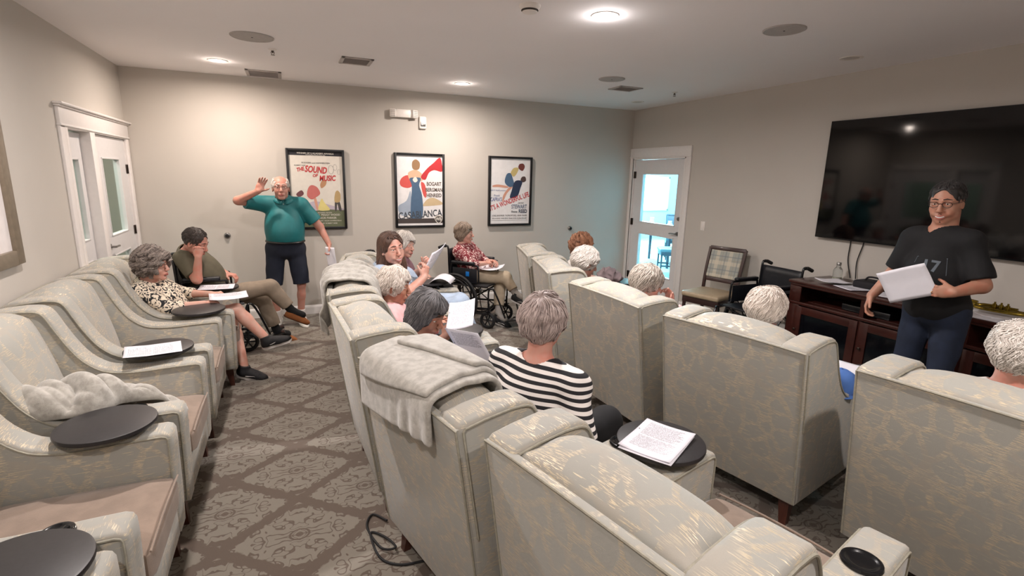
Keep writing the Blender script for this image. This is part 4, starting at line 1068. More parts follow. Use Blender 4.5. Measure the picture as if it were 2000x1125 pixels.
# ---- posters
M_PF = plain('black_poster_frame', (22, 22, 24), 0.35, var=0.06)
def framed(x0, zt, label):
    W, Hh = 0.648, 0.940; o = empty('framed_poster', (x0+W/2, YF, zt-Hh), 0, label, 'poster')
    m = MB(); f = 0.028
    for s_ in (-1, 1): m.box((s_*(W/2-f/2), -0.022, Hh/2), (f, 0.044, Hh), bev=0.003)
    for zz in (f/2, Hh-f/2): m.box((0, -0.022, zz), (W-2*f+0.002, 0.044, f), bev=0.003)
    m.build('frame', M_PF, o)
    return o, W-2*f, Hh-2*f, f
PM = {}
def pm(n_, rgb): return plain('print_'+n_, rgb, 0.55, var=0.03, nsc=20)
def sheet(o, W, Hh, f, mat):
    m = MB(); m.box((0, -0.020, Hh/2+f), (W, 0.004, Hh)); return m.build('print', mat, o, smooth=False)
LAY = [0]
def shp(par, pts, mat, lay, W, Hh, f, sm=True):
    """a flat printed shape, points in 0..1 of the sheet"""
    P = [((a-0.5)*W, f+b*Hh) for a, b in pts]
    if sm:
        Q = [np.array(p) for p in P]; n = len(Q); R_ = []
        for i in range(n):
            for t in (0, 0.25, 0.5, 0.75):
                a, b, c, d = Q[(i-1) % n], Q[i], Q[(i+1) % n], Q[(i+2) % n]
                R_.append(0.5*((2*b)+(-a+c)*t+(2*a-5*b+4*c-d)*t*t+(-a+3*b-3*c+d)*t**3))
        P = [tuple(q) for q in R_]
    P = [(min(max(a, -W/2), W/2), min(max(b, f), f+Hh)) for a, b in P]
    LAY[0] += 1; m = MB(); y = -0.0224-lay*0.0003-(LAY[0] % 12)*0.00002; m.add([(a, y, b) for a, b in P], [tuple(range(len(P)))])
    return m.build('printed_shape', mat, par, smooth=False)
def ptext(par, s_, cx, cz, size, mat, W, Hh, f, rot=0, bold=0.0, shear=0.0, sx=1.0, lay=4, align='CENTER'):
    M4 = Matrix.Translation(((cx-0.5)*W, -0.0226-lay*0.0003, f+cz*Hh)) @ Matrix.Rotation(PI/2, 4, 'X') @ Matrix.Rotation(rot, 4, 'Z')
    return text_mesh('printed_lettering', s_, size, mat, par, M4, bold, shear, 0.0002, align, sx)
red = pm('red', (186, 46, 52)); ink = pm('ink', (70, 66, 66)); blue = pm('blue', (74, 100, 128)); navy = pm('navy', (40, 52, 78)); cream = pm('cream', (226, 220, 210))
o, W, Hh, f = framed(0.012, 1.998, 'leftmost framed poster, red slanted title over a green foot'); s1 = sheet(o, W, Hh, f, pm('pale', (214, 208, 198)))
A = (W, Hh, f)
shp(s1, [(0, 0.945), (1, 0.945), (1, 1), (0, 1)], pm('night', (34, 32, 38)), 0, *A, sm=False)
ptext(s1, "WINNER OF 5 ACADEMY AWARDS", 0.5, 0.975, 0.026, cream, *A, bold=0.0004)
ptext(s1, 'Including Best Picture of the Year', 0.5, 0.955, 0.016, cream, *A)
ptext(s1, 'RODGERS and HAMMERSTEIN', 0.5, 0.85, 0.024, ink, *A); ptext(s1, 'ROBERT WISE', 0.20, 0.815, 0.020, ink, *A)
ptext(s1, 'THE', 0.20, 0.762, 0.060, red, *A, rot=0.22, bold=0.002, shear=0.25, sx=0.75); ptext(s1, 'SOUND', 0.49, 0.760, 0.105, red, *A, rot=-0.08, bold=0.003, shear=0.2, sx=0.66)
ptext(s1, 'OF', 0.47, 0.685, 0.045, red, *A, rot=0.1, bold=0.0015, shear=0.2); ptext(s1, 'MUSIC', 0.70, 0.650, 0.088, red, *A, rot=0.03, bold=0.0028, shear=0.2, sx=0.72)
shp(s1, [(0.0, 0.22), (0.25, 0.30), (0.45, 0.345), (0.7, 0.30), (0.9, 0.26), (1, 0.24), (1, 0.2), (0, 0.2)], pm('lilac_hill', (182, 172, 184)), 1, *A)
shp(s1, [(0.0, 0.0), (1, 0.0), (1, 0.225), (0.7, 0.235), (0.4, 0.215), (0, 0.22)], pm('meadow', (98, 104, 78)), 1, *A, sm=False)
shp(s1, [(0.30, 0.42), (0.33, 0.52), (0.40, 0.56), (0.50, 0.53), (0.55, 0.45), (0.47, 0.40), (0.38, 0.37)], pm('rose', (190, 106, 100)), 2, *A)
shp(s1, [(0.42, 0.40), (0.47, 0.38), (0.50, 0.24), (0.46, 0.24)], pm('sandpink', (204, 150, 128)), 1, *A)
shp(s1, [(0.58, 0.52), (0.66, 0.56), (0.68, 0.62), (0.61, 0.63), (0.56, 0.57)], pm('tan', (176, 132, 96)), 2, *A)
shp(s1, [(0.10, 0.44), (0.20, 0.49), (0.24, 0.44), (0.15, 0.40)], pm('maroon', (104, 62, 66)), 2, *A)
shp(s1, [(0.50, 0.23), (0.54, 0.34), (0.58, 0.38), (0.62, 0.33), (0.72, 0.24), (0.66, 0.22)], pm('straw', (216, 202, 130)), 3, *A)
shp(s1, [(0.82, 0.34), (0.84, 0.46), (0.89, 0.49), (0.94, 0.44), (0.92, 0.34)], pm('ochre', (176, 150, 104)), 3, *A)
shp(s1, [(0.83, 0.35), (0.91, 0.35), (0.95, 0.22), (0.90, 0.22), (0.87, 0.31), (0.85, 0.22), (0.82, 0.22)], ink, 2, *A)
for cx, cz, r_ in ((0.78, 0.77, 0.05), (0.86, 0.80, 0.035), (0.93, 0.74, 0.03)):
    m = MB(); m.tube([((cx-0.5)*W+r_*0.6*math.cos(t), -0.0232, f+cz*Hh+r_*math.sin(t)) for t in [2*PI*i/20 for i in range(20)]], 0.0012, 4, closed=True); m.build('printed_ring', pm('pencil', (130, 128, 132)), s1)
for tx, cz, sz in (('RICHARD HAYDN', 0.190, 0.020), ('HAYDN  PEGGY WOOD', 0.160, 0.032), ('ELEANOR PARKER', 0.118, 0.032), ('RICHARD RODGERS  OSCAR HAMMERSTEIN II', 0.080, 0.018), ('DIRECTED BY ROBERT WISE', 0.045, 0.022)):
    ptext(s1, tx, 0.62, cz, sz, cream, *A)
o, W, Hh, f = framed(1.256, 1.996, 'middle framed poster, tall blue shape and a red sweep'); s2 = sheet(o, W, Hh, f, pm('white', (226, 224, 224))); A = (W, Hh, f)
shp(s2, [(0.52, 0.70), (0.66, 0.82), (0.80, 0.90), (0.95, 0.98), (1.0, 0.86), (0.99, 0.78), (0.82, 0.80), (0.70, 0.76), (0.62, 0.66)], red, 1, *A)
shp(s2, [(0.06, 0.62), (0.12, 0.69), (0.24, 0.72), (0.30, 0.66), (0.34, 0.58), (0.24, 0.54), (0.10, 0.56)], pm('coral', (206, 84, 78)), 1, *A)
shp(s2, [(0.52, 0.62), (0.60, 0.60), (0.64, 0.48), (0.62, 0.40), (0.56, 0.46)], pm('coral', (206, 84, 78)), 1, *A)
shp(s2, [(0.24, 0.74), (0.30, 0.78), (0.40, 0.80), (0.50, 0.77), (0.56, 0.72), (0.54, 0.64), (0.30, 0.64)], pm('peach', (214, 176, 146)), 1, *A)
shp(s2, [(0.34, 0.82), (0.34, 0.91), (0.42, 0.945), (0.50, 0.90), (0.49, 0.82), (0.42, 0.795)], pm('bronze', (150, 116, 82)), 2, *A)
shp(s2, [(0.27, 0.67), (0.38, 0.69), (0.52, 0.68), (0.48, 0.58), (0.54, 0.44), (0.56, 0.20), (0.50, 0.08), (0.30, 0.08), (0.29, 0.30), (0.32, 0.56)], blue, 2, *A)
shp(s2, [(0.29, 0.50), (0.20, 0.36), (0.02, 0.28), (0.06, 0.16), (0.20, 0.14), (0.30, 0.22)], pm('mist', (160, 172, 188)), 1, *A)
shp(s2, [(0.34, 0.66), (0.40, 0.70), (0.45, 0.65), (0.39, 0.62)], cream, 3, *A)
shp(s2, [(0.56, 0.30), (0.66, 0.38), (0.80, 0.40), (0.98, 0.34), (0.98, 0.30), (0.6, 0.28)], pm('sand', (198, 176, 140)), 1, *A)
brn = pm('brown_ink', (92, 78, 66))
for tx, cz in (('BOGART', 0.60), ('BERGMAN', 0.515), ('HENREID', 0.435)): ptext(s2, tx, 0.81, cz, 0.066, brn, *A, bold=0.0015, sx=0.74)
shp(s2, [(0, 0.03), (1, 0.03), (1, 0.10), (0, 0.10)], pm('brown_band', (70, 62, 60)), 2, *A, sm=False)
ptext(s2, 'CASABLANCA', 0.50, 0.155, 0.125, pm('slate', (66, 72, 80)), *A, rot=0.075, bold=0.002, sx=0.72, lay=5)
shp(s2, [(0.82, 0.12), (0.91, 0.145), (1.0, 0.12), (0.98, 0.06), (0.91, 0.02), (0.84, 0.06)], cream, 6, *A)
shp(s2, [(0.835, 0.112), (0.91, 0.132), (0.985, 0.112), (0.968, 0.065), (0.91, 0.032), (0.852, 0.065)], ink, 7, *A)
ptext(s2, 'WB', 0.91, 0.088, 0.058, cream, *A, bold=0.0015, sx=0.8, lay=9)
o, W, Hh, f = framed(2.521, 2.0, 'rightmost framed poster, blue diagonal shapes and a red rising title'); s3 = sheet(o, W, Hh, f, pm('white', (226, 224, 224))); A = (W, Hh, f)
shp(s3, [(0.36, 0.64), (0.40, 0.76), (0.50, 0.78), (0.56, 0.70), (0.60, 0.60), (0.48, 0.57)], blue, 2, *A)
shp(s3, [(0.50, 0.78), (0.58, 0.86), (0.70, 0.86), (0.66, 0.78), (0.58, 0.73)], pm('gold', (196, 176, 116)), 2, *A)
shp(s3, [(0.70, 0.86), (0.72, 0.92), (0.82, 0.93), (0.86, 0.88), (0.80, 0.82)], pm('auburn', (110, 56, 50)), 2, *A)
shp(s3, [(0.06, 0.59), (0.20, 0.605), (0.44, 0.58), (0.42, 0.555), (0.2, 0.565), (0.07, 0.565)], pm('sandpink', (204, 150, 128)), 1, *A)
shp(s3, [(0.30, 0.36), (0.34, 0.46), (0.48, 0.57), (0.56, 0.57), (0.42, 0.47), (0.34, 0.36)], pm('sandpink', (204, 150, 128)), 1, *A)
shp(s3, [(0.50, 0.40), (0.54, 0.52), (0.62, 0.66), (0.80, 0.66), (0.76, 0.55), (0.68, 0.42)], navy, 3, *A)
shp(s3, [(0.76, 0.68), (0.80, 0.73), (0.88, 0.73), (0.90, 0.67), (0.82, 0.645)], pm('umber', (78, 60, 56)), 2, *A)
for tx, cx, cz, sz in (('LIBERTY FILMS presents', 0.18, 0.515, 0.024), ('Frank', 0.16, 0.435, 0.040)): ptext(s3, tx, cx, cz, sz, pm('periwinkle', (92, 104, 150)), *A, shear=0.3)
ptext(s3, "CAPRA'S", 0.15, 0.375, 0.075, pm('periwinkle', (92, 104, 150)), *A, bold=0.001, sx=0.6)
ptext(s3, "IT'S A WONDERFUL LIFE", 0.49, 0.345, 0.095, red, *A, rot=0.335, bold=0.002, sx=0.60)
ptext(s3, 'James', 0.78, 0.325, 0.038, ink, *A, shear=0.3); ptext(s3, 'STEWART', 0.74, 0.262, 0.078, pm('slateblue', (80, 92, 118)), *A, bold=0.0015, sx=0.68)
ptext(s3, 'Donna', 0.62, 0.185, 0.034, ink, *A, bold=0.001); ptext(s3, 'REED', 0.84, 0.19, 0.070, navy, *A, bold=0.002, sx=0.8)
ptext(s3, 'LIONEL BARRYMORE  THOMAS MITCHELL  HENRY TRAVERS', 0.5, 0.125, 0.032, ink, *A, sx=0.62)
ptext(s3, 'BEULAH BONDI  WARD BOND  FRANK FAYLEN  GLORIA GRAHAME', 0.5, 0.082, 0.026, ink, *A, sx=0.66)
shp(s3, [(0.04, 0.050), (0.96, 0.050), (0.96, 0.053), (0.04, 0.053)], ink, 2, *A, sm=False)
# picture frame at the left edge of the view
o = empty('framed_picture', (XL, 3.35, 0.0), 0, 'bronze-framed white picture on the left wall, cut by the view edge', 'picture')
m = MB(); W_, f = 1.16, 0.085; z0, z1 = 1.165, 2.30
for s_ in (-1, 1): m.box((0.018, s_*(W_/2-f/2), (z0+z1)/2), (0.036, f, z1-z0), bev=0.006)
for zz in (z0+f/2, z1-f/2): m.box((0.018, 0, zz), (0.036, W_-2*f+0.002, f), bev=0.006)
m.build('frame', plain('bronze_frame', (120, 108, 92), 0.4, var=0.08), o)
m = MB(); m.box((0.010, 0, (z0+z1)/2), (0.008, W_-2*f, z1-z0-2*f)); mt = m.build('mat_board', pm('matboard', (222, 216, 214)), o, smooth=False)
m = MB(); m.box((0.0155, -0.05, (z0+z1)/2), (0.002, W_*0.5, 0.6)); m.build('picture_print', pm('landscape', (170, 168, 160)), mt, smooth=False)

# ---- television
o = empty('television', (XR, 2.50, 1.218), 0, 'large black flat television on the right wall', 'television')
y0, y1, z0, z1 = 1.525-2.50, 3.475-2.50, 0.0, 1.097
m = MB(); m.box((-0.045, 0, 0.5485), (0.035, y1-y0, z1), bev=0.004); m.build('housing', plain('tv_plastic', (12, 12, 14), 0.3), o)
M_SCR = plain('tv_screen', (4, 4, 6), 0.06, var=0.02, Specular_IOR_Level=0.35)
m = MB(); m.box((-0.0635, 0, 0.552), (0.003, y1-y0-0.016, z1-0.022)); m.build('screen', M_SCR, o, smooth=False)
m = MB(); m.box((-0.015, 0, 0.5), (0.03, 0.7, 0.45), bev=0.005); m.build('wall_mount', M_BFR, o)
o = empty('cables', (XR, 3.05, 0.85), 0, 'thin dark cables hanging from the television to the cabinet', 'cable')
for k, (ya, yb) in enumerate(((0.10, 0.03), (-0.02, -0.02))):
    m = MB(); m.tube(smoothpath([(-0.02, ya, 0.50), (-0.016, ya-0.01, 0.36), (-0.02, (ya+yb)/2+0.02, 0.18), (-0.03, yb, 0.02)], 6), 0.005, 8); m.build('cable', M_RUB, o)

# ================================================================== FURNITURE
def armchair(label, tray=True):
    root = empty('armchair', (0, 0, 0), 0, label, 'armchair', 'patterned high-backed armchairs in three rows')
    W = 0.80; aw = 0.13
    prof = smoothpath([(0.955, 0.150), (0.962, 0.30), (0.966, 0.50), (0.968, 0.585)], 3)[:-1]+[V(0.966, 0.612), V(0.955, 0.630), V(0.93, 0.638)]
    prof += smoothpath([(0.86, 0.637), (0.76, 0.634), (0.65, 0.629), (0.54, 0.631), (0.435, 0.652), (0.348, 0.715), (0.288, 0.80), (0.243, 0.885), (0.210, 0.955), (0.183, 0.992), (0.145, 1.008), (0.08, 1.012)], 3)
    prof += [V(-0.02, 1.004), V(-0.098, 0.992), V(-0.115, 0.974), V(-0.055, 0.565), V(0.0, 0.15)]
    prof = [(float(p[0]), float(p[1])) for p in prof]
    for s_ in (-1, 1):
        m = MB(); rg = m.prism(prof, s_*(W/2-aw) if s_ > 0 else -W/2, W/2 if s_ > 0 else -(W/2-aw), 0.016)
        a = m.build('arm', M_JAC, root, angle=50)
        for k in (0, len(rg)-1):
            y, P = rg[k]
            n0 = [i for i in range(len(prof)) if prof[i][1] > 0.2]
            m = MB(); m.tube([(P[i][0], y+(0.0015 if k else -0.0015), P[i][1]) for i in range(len(prof)-1)], 0.0045, 6); m.build('piping', M_PIPE, a)
    # outside back, leaning, its full width seen from behind
    m = MB(); ys = np.linspace(-W/2+0.006, W/2-0.006, 13); top = lambda y: 0.976+0.006*(1-(2*y/W)**2)
    pts = [(y, 0.152) for y in (W/2-0.006, -W/2+0.006)]+[(y, top(y)) for y in ys]
    rings = m.prism(pts, -0.005, 0.024, 0.006, ax='yz'); m.v = [(x-0.115*(z-0.15)/0.82, y, z) for (x, y, z) in m.v]
    ob = m.build('outside_back', M_JAC, root, angle=50)
    m = MB(); m.tube([(-0.006-0.115*(z-0.15)/0.82, y, z) for y, z in ([(-W/2+0.010, 0.16)]+[(y, top(y)-0.002) for y in ys]+[(W/2-0.010, 0.16)])], 0.004, 6); m.build('piping', M_PIPE, ob)
    # inside back cushion with a rounded crown
    cw = W-2*aw-0.006; nu = 21; rows = []
    for i in range(nu):
        t = i/(nu-1)*2-1; y = t*cw/2; e = 1-abs(t)**6; cr = 1-t*t; en = 0.022*(1-e)
        pr = smoothpath([(0.26+0.02*cr-en, 0.42), (0.272+0.028*cr-en, 0.52), (0.235+0.030*cr-en, 0.70), (0.190+0.026*cr-en, 0.85), (0.155+0.020*cr-en, 0.945), (0.110, 0.992+0.020*cr-en), (0.045, 1.008+0.026*cr-en), (-0.025, 0.998+0.022*cr-en), (-0.085, 0.972), (-0.075, 0.90)], 3)
        rows.append([(float(p[0]), y, float(p[1])) for p in pr])
    m = MB(); m.grid(rows, nu, len(rows[0]), uv=False); n_ = len(rows[0])
    m.f.append(tuple(range(n_))); m.mi.append(0); m.f.append(tuple(range((nu-1)*n_, nu*n_))); m.mi.append(0)
    m.build('back_cushion', M_JAC, root, angle=60)
    # seat
    bm = bmesh.new(); bmesh.ops.create_cube(bm, size=1)
    for vv in bm.verts: vv.co = Vector((vv.co.x*0.745, vv.co.y*(cw-0.004), vv.co.z*0.145))
    bmesh.ops.subdivide_edges(bm, edges=bm.edges[:], cuts=5, use_grid_fill=True)
    def dome(p):
        u, v = p.x/0.3725, p.y/(cw/2); k = (1-min(1, abs(u))**4)*(1-min(1, abs(v))**4)
        z = p.z*(0.80+0.20*k)+(0.018*k if p.z > 0 else 0)
        return (p.x, p.y, z)
    m = MB(); m.addbm(bm, (0.610, 0, 0.385), None, dome); sc_ = m.build('seat_cushion', M_SUEDE, root, angle=70)
    md = sc_.modifiers.new('soft', 'SUBSURF'); md.levels = 1; md.render_levels = 1
    m = MB(); m.tube([(0.978, y, 0.445+0.012*(1-(2*y/cw)**2)) for y in np.linspace(-cw/2+0.02, cw/2-0.02, 9)], 0.0045, 6); m.build('piping', M_SUEDE, sc_)
    m = MB(); m.box((0.49, 0, 0.232), (0.93, cw, 0.165), bev=0.012); m.build('seat_base', M_JAC, root)
    for sx in (0.075, 0.885):
        for sy in (-1, 1):
            m = MB(); r_ = 0.028; x1 = sx+(-0.028 if sx < 0.5 else 0.022)
            vs = []
            for (cx, cy, z, hw) in ((sx, sy*0.325, 0.155, 0.030), (x1, sy*0.338, 0.0, 0.017)):
                vs += [(cx-hw, cy-hw, z), (cx+hw, cy-hw, z), (cx+hw, cy+hw, z), (cx-hw, cy+hw, z)]
            m.add(vs, [(0, 1, 5, 4), (1, 2, 6, 5), (2, 3, 7, 6), (3, 0, 4, 7), (0, 3, 2, 1), (4, 5, 6, 7)])
            m.build('leg', M_WOOD, root, smooth=False)
    m = MB(); m.lathe([(0.0001, 0.6375), (0.030, 0.6375), (0.040, 0.639), (0.044, 0.643), (0.050, 0.644), (0.055, 0.642), (0.057, 0.634), (0.050, 0.622)], (0.745, -0.335, 0), 40); m.build('cup_holder', M_BLK, root)
    return root
def add_tray(root, x, y, ang=0.0):
    """swivel tray pivoting on the arm"""
    py = -0.335 if y < 0 else 0.335; px = x+0.06
    o = MB(); o.cyl((px, py, 0.628), (px, py, 0.655), 0.016, n=16); o.tube([(px, py, 0.652), ((px+x)/2, (py+y)/2, 0.656), (x, y, 0.658)], 0.011, 8, flat=1)
    o.lathe([(0.0001, 0.650), (0.05, 0.650), (0.05, 0.662)], (x, y, 0), 20)
    a = o.build('tray_bracket', M_BLK, root)
    m = MB(); m.lathe([(0.0001, 0.662), (0.170, 0.662), (0.178, 0.665), (0.180, 0.672), (0.178, 0.681), (0.172, 0.683), (0.0001, 0.683)], (x, y, 0), 64); tt = m.build('tray_table', M_TRAY, root, angle=30)
    k_ = 1/root.scale[0]; tt.scale = (k_, 1, 1); tt.location = (x-k_*x, 0, 0)
    return root
CH = {}
CHAIRS = [
 ('B0', 0.70, 0.937, 13.6, 'empty patterned armchair nearest the camera, its wide back at the bottom of the view', None),
 ('B1', 0.445, 1.78, 14.0, 'patterned armchair with a grey blanket folded over its back, below the striped-shirt woman', (0.825, -0.465)),
 ('B2', 0.325, 2.77, 3.0, 'patterned armchair in the middle row holding the woman with the dark grey bob', (0.80, -0.42)),
 ('B3', 0.35, 3.715, -6.0, 'patterned armchair in the middle row with a rumpled fleece throw over its back', (0.728, -0.328)),
 ('B4', 0.50, 4.60, -10.0, 'patterned armchair at the far end of the middle row, holding the long-haired woman', (0.70, 0.52)),
 ('A0', 2.31, 0.90, 7.0, 'patterned armchair at the right edge of the view, only its wide back seen', (0.80, 0.42)),
 ('A1', 2.145, 1.90, 12.7, 'patterned armchair in the front row whose side shows beside the blue cap', (0.80, -0.42)),
 ('A2', 2.01, 2.845, 2.6, 'patterned armchair in the front row between the striped-shirt woman and the plaid chair', None),
 ('A3', 2.12, 3.965, -16.0, 'patterned armchair in the front row, narrow in view, in front of the white-haired head', None),
 ('A4', 2.34, 4.82, -16.0, 'farthest patterned armchair of the front row, against the poster wall side', (0.91, -0.15)),
 ('C0', -1.37, 2.13, 0.0, 'empty patterned armchair nearest the camera in the left row, its tan seat uncovered', (0.72, -0.55)),
 ('C1', -1.368, 3.045, 0.0, 'empty patterned armchair in the left row with a crumpled fleece on it', (0.69, -0.55)),
 ('C2', -1.365, 3.955, 1.0, 'empty patterned armchair in the left row with a printed sheet on its tray', (0.67, -0.43)),
 ('C3', -1.362, 4.855, 1.5, 'patterned armchair in the left row holding the woman in the black floral top', (0.72, -0.40)),
 ('Cm', -1.38, 1.27, 0.0, 'patterned armchair cut by the lower left corner of the view', None),
]
proto = armchair(CHAIRS[0][4])
for i, (k, x, y, yaw, lb, tr) in enumerate(CHAIRS):
    r_ = proto if i == 0 else copy_tree(proto)
    r_.location = (x, y, 0); r_.rotation_euler = (0, 0, math.radians(yaw)); r_.scale = (0.93 if k == 'C3' else 0.88 if k[0] == 'C' else 1.0, 1, 1); r_['label'] = lb; CH[k] = r_
for (k, x, y, yaw, lb, tr) in CHAIRS:
    if tr: add_tray(CH[k], *tr)
add_tray(CH['C3'], 0.78, 0.43)
CP = {k: (x, y, yaw) for (k, x, y, yaw, lb, tr) in CHAIRS}
def inchair(k, x, y, z):
    cx, cy, yaw = CP[k]; a = math.radians(yaw); return V(cx+x*math.cos(a)-y*math.sin(a), cy+x*math.sin(a)+y*math.cos(a), z)
def chairsdf(S, k):
    cx, cy, yaw = CP[k]; a = math.radians(yaw); c, s_ = math.cos(a), math.sin(a)
    Rz = np.array([[c, -s_, 0], [s_, c, 0], [0, 0, 1.0]]); tl = 0.14
    Rb = Rz @ np.array([[math.cos(tl), 0, -math.sin(tl)], [0, 1, 0], [math.sin(tl), 0, math.cos(tl)]])
    def P(x, y, z): return Rz@V(x, y, z)+V(cx, cy, 0)
    S.box(P(0.02, 0, 0.585), (0.085, 0.40, 0.44), Rb, 0.03, k=0.01)
    S.box(P(0.10, 0, 0.72), (0.095, 0.27, 0.30), Rb, 0.06, k=0.02)
    S.box(P(0.48, 0, 0.31), (0.49, 0.40, 0.16), Rz, 0.02, k=0.01)
    for q in (-0.335, 0.335):
        S.box(P(0.50, q, 0.40), (0.465, 0.066, 0.235), Rz, 0.02, k=0.01)
        S.cone(P(0.02, q, 0.93), P(0.15, q, 0.93), 0.075, 0.075, k=0.01); S.cone(P(0.15, q, 0.93), P(0.40, q, 0.60), 0.075, 0.06, k=0.02); S.box(P(0.08, q, 0.72), (0.13, 0.066, 0.24), Rz, 0.02, k=0.01)
def paper(label, c, yaw, mat=M_PAPER, w_=0.216, h_=0.279, curl=0.02, tilt=None, R=None, group=None, nx=9, ny=11, bend=None, thick=0.002):
    """one printed sheet; u along its width, v along its height; origin at its middle"""
    o = empty('paper_sheet', tuple(c), 0, label, 'paper', group); rows = []
    for i in range(nx):
        r_ = []
        for j in range(ny):
            u = (i/(nx-1)-0.5); v = (j/(ny-1)-0.5)
            z = bend(u, v) if bend else curl*(2*u)**2*0.5+curl*0.6*max(0, v-0.1)*2
            r_.append(Vector((u*w_, v*h_, z)))
        rows.append(r_)
    Rm = R if R is not None else Matrix.Rotation(math.radians(yaw), 3, 'Z')
    top = [[Rm @ p for p in r_] for r_ in rows]
    m = MB(); m.grid(top, nx, ny); s_ = m.build('sheet', mat, o, angle=80)
    md = s_.modifiers.new('thickness', 'SOLIDIFY'); md.thickness = thick; md.offset = -1
    return o
# side chair with a plaid back, by the right wall
def m_plaid():
    t = NT('plaid_fabric'); uv = t.coord('UV'); s_ = t.n('ShaderNodeSeparateXYZ', _0=uv)
    def bands(x, f, ph, w_): return t.step(t.m1('ABSOLUTE', t.m1('SUBTRACT', t.m1('FRACT', t.m1('ADD', t.m1('MULTIPLY', x, f), ph)), 0.5)), w_, w_-0.04)
    x, y = s_.outputs[0], s_.outputs[1]
    a = bands(x, 6.5, 0.1, 0.16); b = bands(y, 6.5, 0.3, 0.16); c1 = bands(x, 6.5, 0.5, 0.06); c2 = bands(y, 6.5, 0.8, 0.06); d = bands(x, 6.5, 0.75, 0.03); e = bands(y, 6.5, 0.05, 0.03)
    col = t.mix(t.m1('MULTIPLY', a, 0.6), srgb(158, 160, 152), srgb(206, 196, 176)); col = t.mix(t.m1('MULTIPLY', b, 0.6), col, srgb(206, 196, 176))
    col = t.mix(t.m1('MULTIPLY', c1, 0.6), col, srgb(120, 128, 132)); col = t.mix(t.m1('MULTIPLY', c2, 0.6), col, srgb(120, 128, 132))
    col = t.mix(t.m1('MULTIPLY', t.m1('MAXIMUM', d, e), 0.5), col, srgb(150, 118, 84))
    t.bump(t.noise(t.coord(), 500, 2), 0.2, 0.002); return t.fin(col, 0.85)
M_PLAID = m_plaid(); M_LEATH = plain('beige_vinyl', (168, 150, 124), 0.4, var=0.06, bump=0.1, bsc=120)
def side_chair(loc, rz, label, mw, mback, mseat, group=None):
    """origin on the floor under the seat middle, faces +x"""
    o = empty('side_chair', loc, rz, label, 'chair', group)
    for s_ in (-1, 1):
        m = MB(); m.cyl((0.20, s_*0.20, 0.42), (0.205, s_*0.20, 0), 0.021, 0.015, 4); m.build('leg', mw, o)
        m = MB(); P_ = smoothpath([(-0.26, s_*0.195, 0), (-0.205, s_*0.20, 0.25), (-0.195, s_*0.205, 0.46), (-0.235, s_*0.21, 0.72), (-0.30, s_*0.215, 0.97)], 5); m.tube(P_, 0.021, 4); m.build('leg', mw, o, angle=30)
        m = MB(); m.box((0, s_*0.195, 0.175), (0.42, 0.018, 0.028), bev=0.003); m.build('stretcher', mw, o)
    m = MB(); m.box((0.0, 0, 0.175), (0.018, 0.38, 0.028), bev=0.003); m.build('stretcher', mw, o)
    m = MB(); m.box((0, 0, 0.405), (0.44, 0.44, 0.07), bev=0.004); m.build('seat_frame', mw, o)
    m = MB(); m.box((0.005, 0, 0.465), (0.47, 0.46, 0.06), bev=0.024, seg=4); m.build('seat', mseat, o)
    Rb = Matrix.Rotation(-0.26, 3, 'Y')
    m = MB(); m.box((-0.218, 0, 0.60), (0.030, 0.40, 0.05), Rb, bev=0.004); m.build('back_rail', mw, o)
    m = MB(); m.box((-0.297, 0, 0.962), (0.032, 0.43, 0.045), Rb, bev=0.006); m.build('back_rail', mw, o)
    m = MB(); m.box((-0.254, 0, 0.782), (0.040, 0.385, 0.325), Rb, bev=0.014, seg=3); m.build('backrest', mback, o)
    return o
side_chair((4.40, 4.36, 0), math.radians(180+16), 'wooden side chair with plaid back and beige seat by the right wall', M_DKWOOD, M_PLAID, M_LEATH)
# furniture of the next room, seen through the door glass
M_NW = plain('cyan_cast_chair_wood', (52, 66, 82), 0.5, var=0.08)  # wood colour shifted to blue to hold the room's daylight cast
for (x, y, rz, lb) in ((6.55, 7.55, 2.6, 'dining chair beyond the glass door, its legs in the lower pane'), (7.9, 9.0, -2.2, 'dining chair at the table in the next room, facing the window'), (7.25, 7.75, 2.2, 'dining chair in the next room nearest the right of the lower pane')):
    side_chair((x, y, 0), rz, lb, M_NW, M_NW, plain('cyan_cast_seat', (96, 120, 132), 0.6), 'dining chairs in the next room')  # seat colour also includes the cyan daylight
o = empty('dining_table', (7.15, 8.65, 0), 0.4, 'dining table in the next room behind the glass door', 'table')
m = MB(); m.box((0, 0, 0.74), (1.1, 1.1, 0.04), bev=0.01); m.build('table_top', M_NW, o)
for sx in (-1, 1):
    for sy in (-1, 1): m = MB(); m.cyl((sx*0.45, sy*0.45, 0.72), (sx*0.45, sy*0.45, 0), 0.035, 0.025, 12); m.build('leg', M_NW, o)
for (dx, dy, h_, lb) in ((-0.15, 0.1, 0.20, 'white jug on the dining table beyond the door'), (0.18, -0.08, 0.14, 'small pale vase on the dining table beyond the door')):
    m = MB(); m.lathe([(0.0001, 0), (0.05, 0), (0.06, h_*0.4), (0.035, h_*0.8), (0.042, h_), (0.036, h_), (0.03, h_*0.8), (0.0001, h_*0.3)], n=20); q = m.build('vase', M_WHP); q.location = (7.15+dx, 8.65+dy, 0.76); tag(q, lb, 'vase')

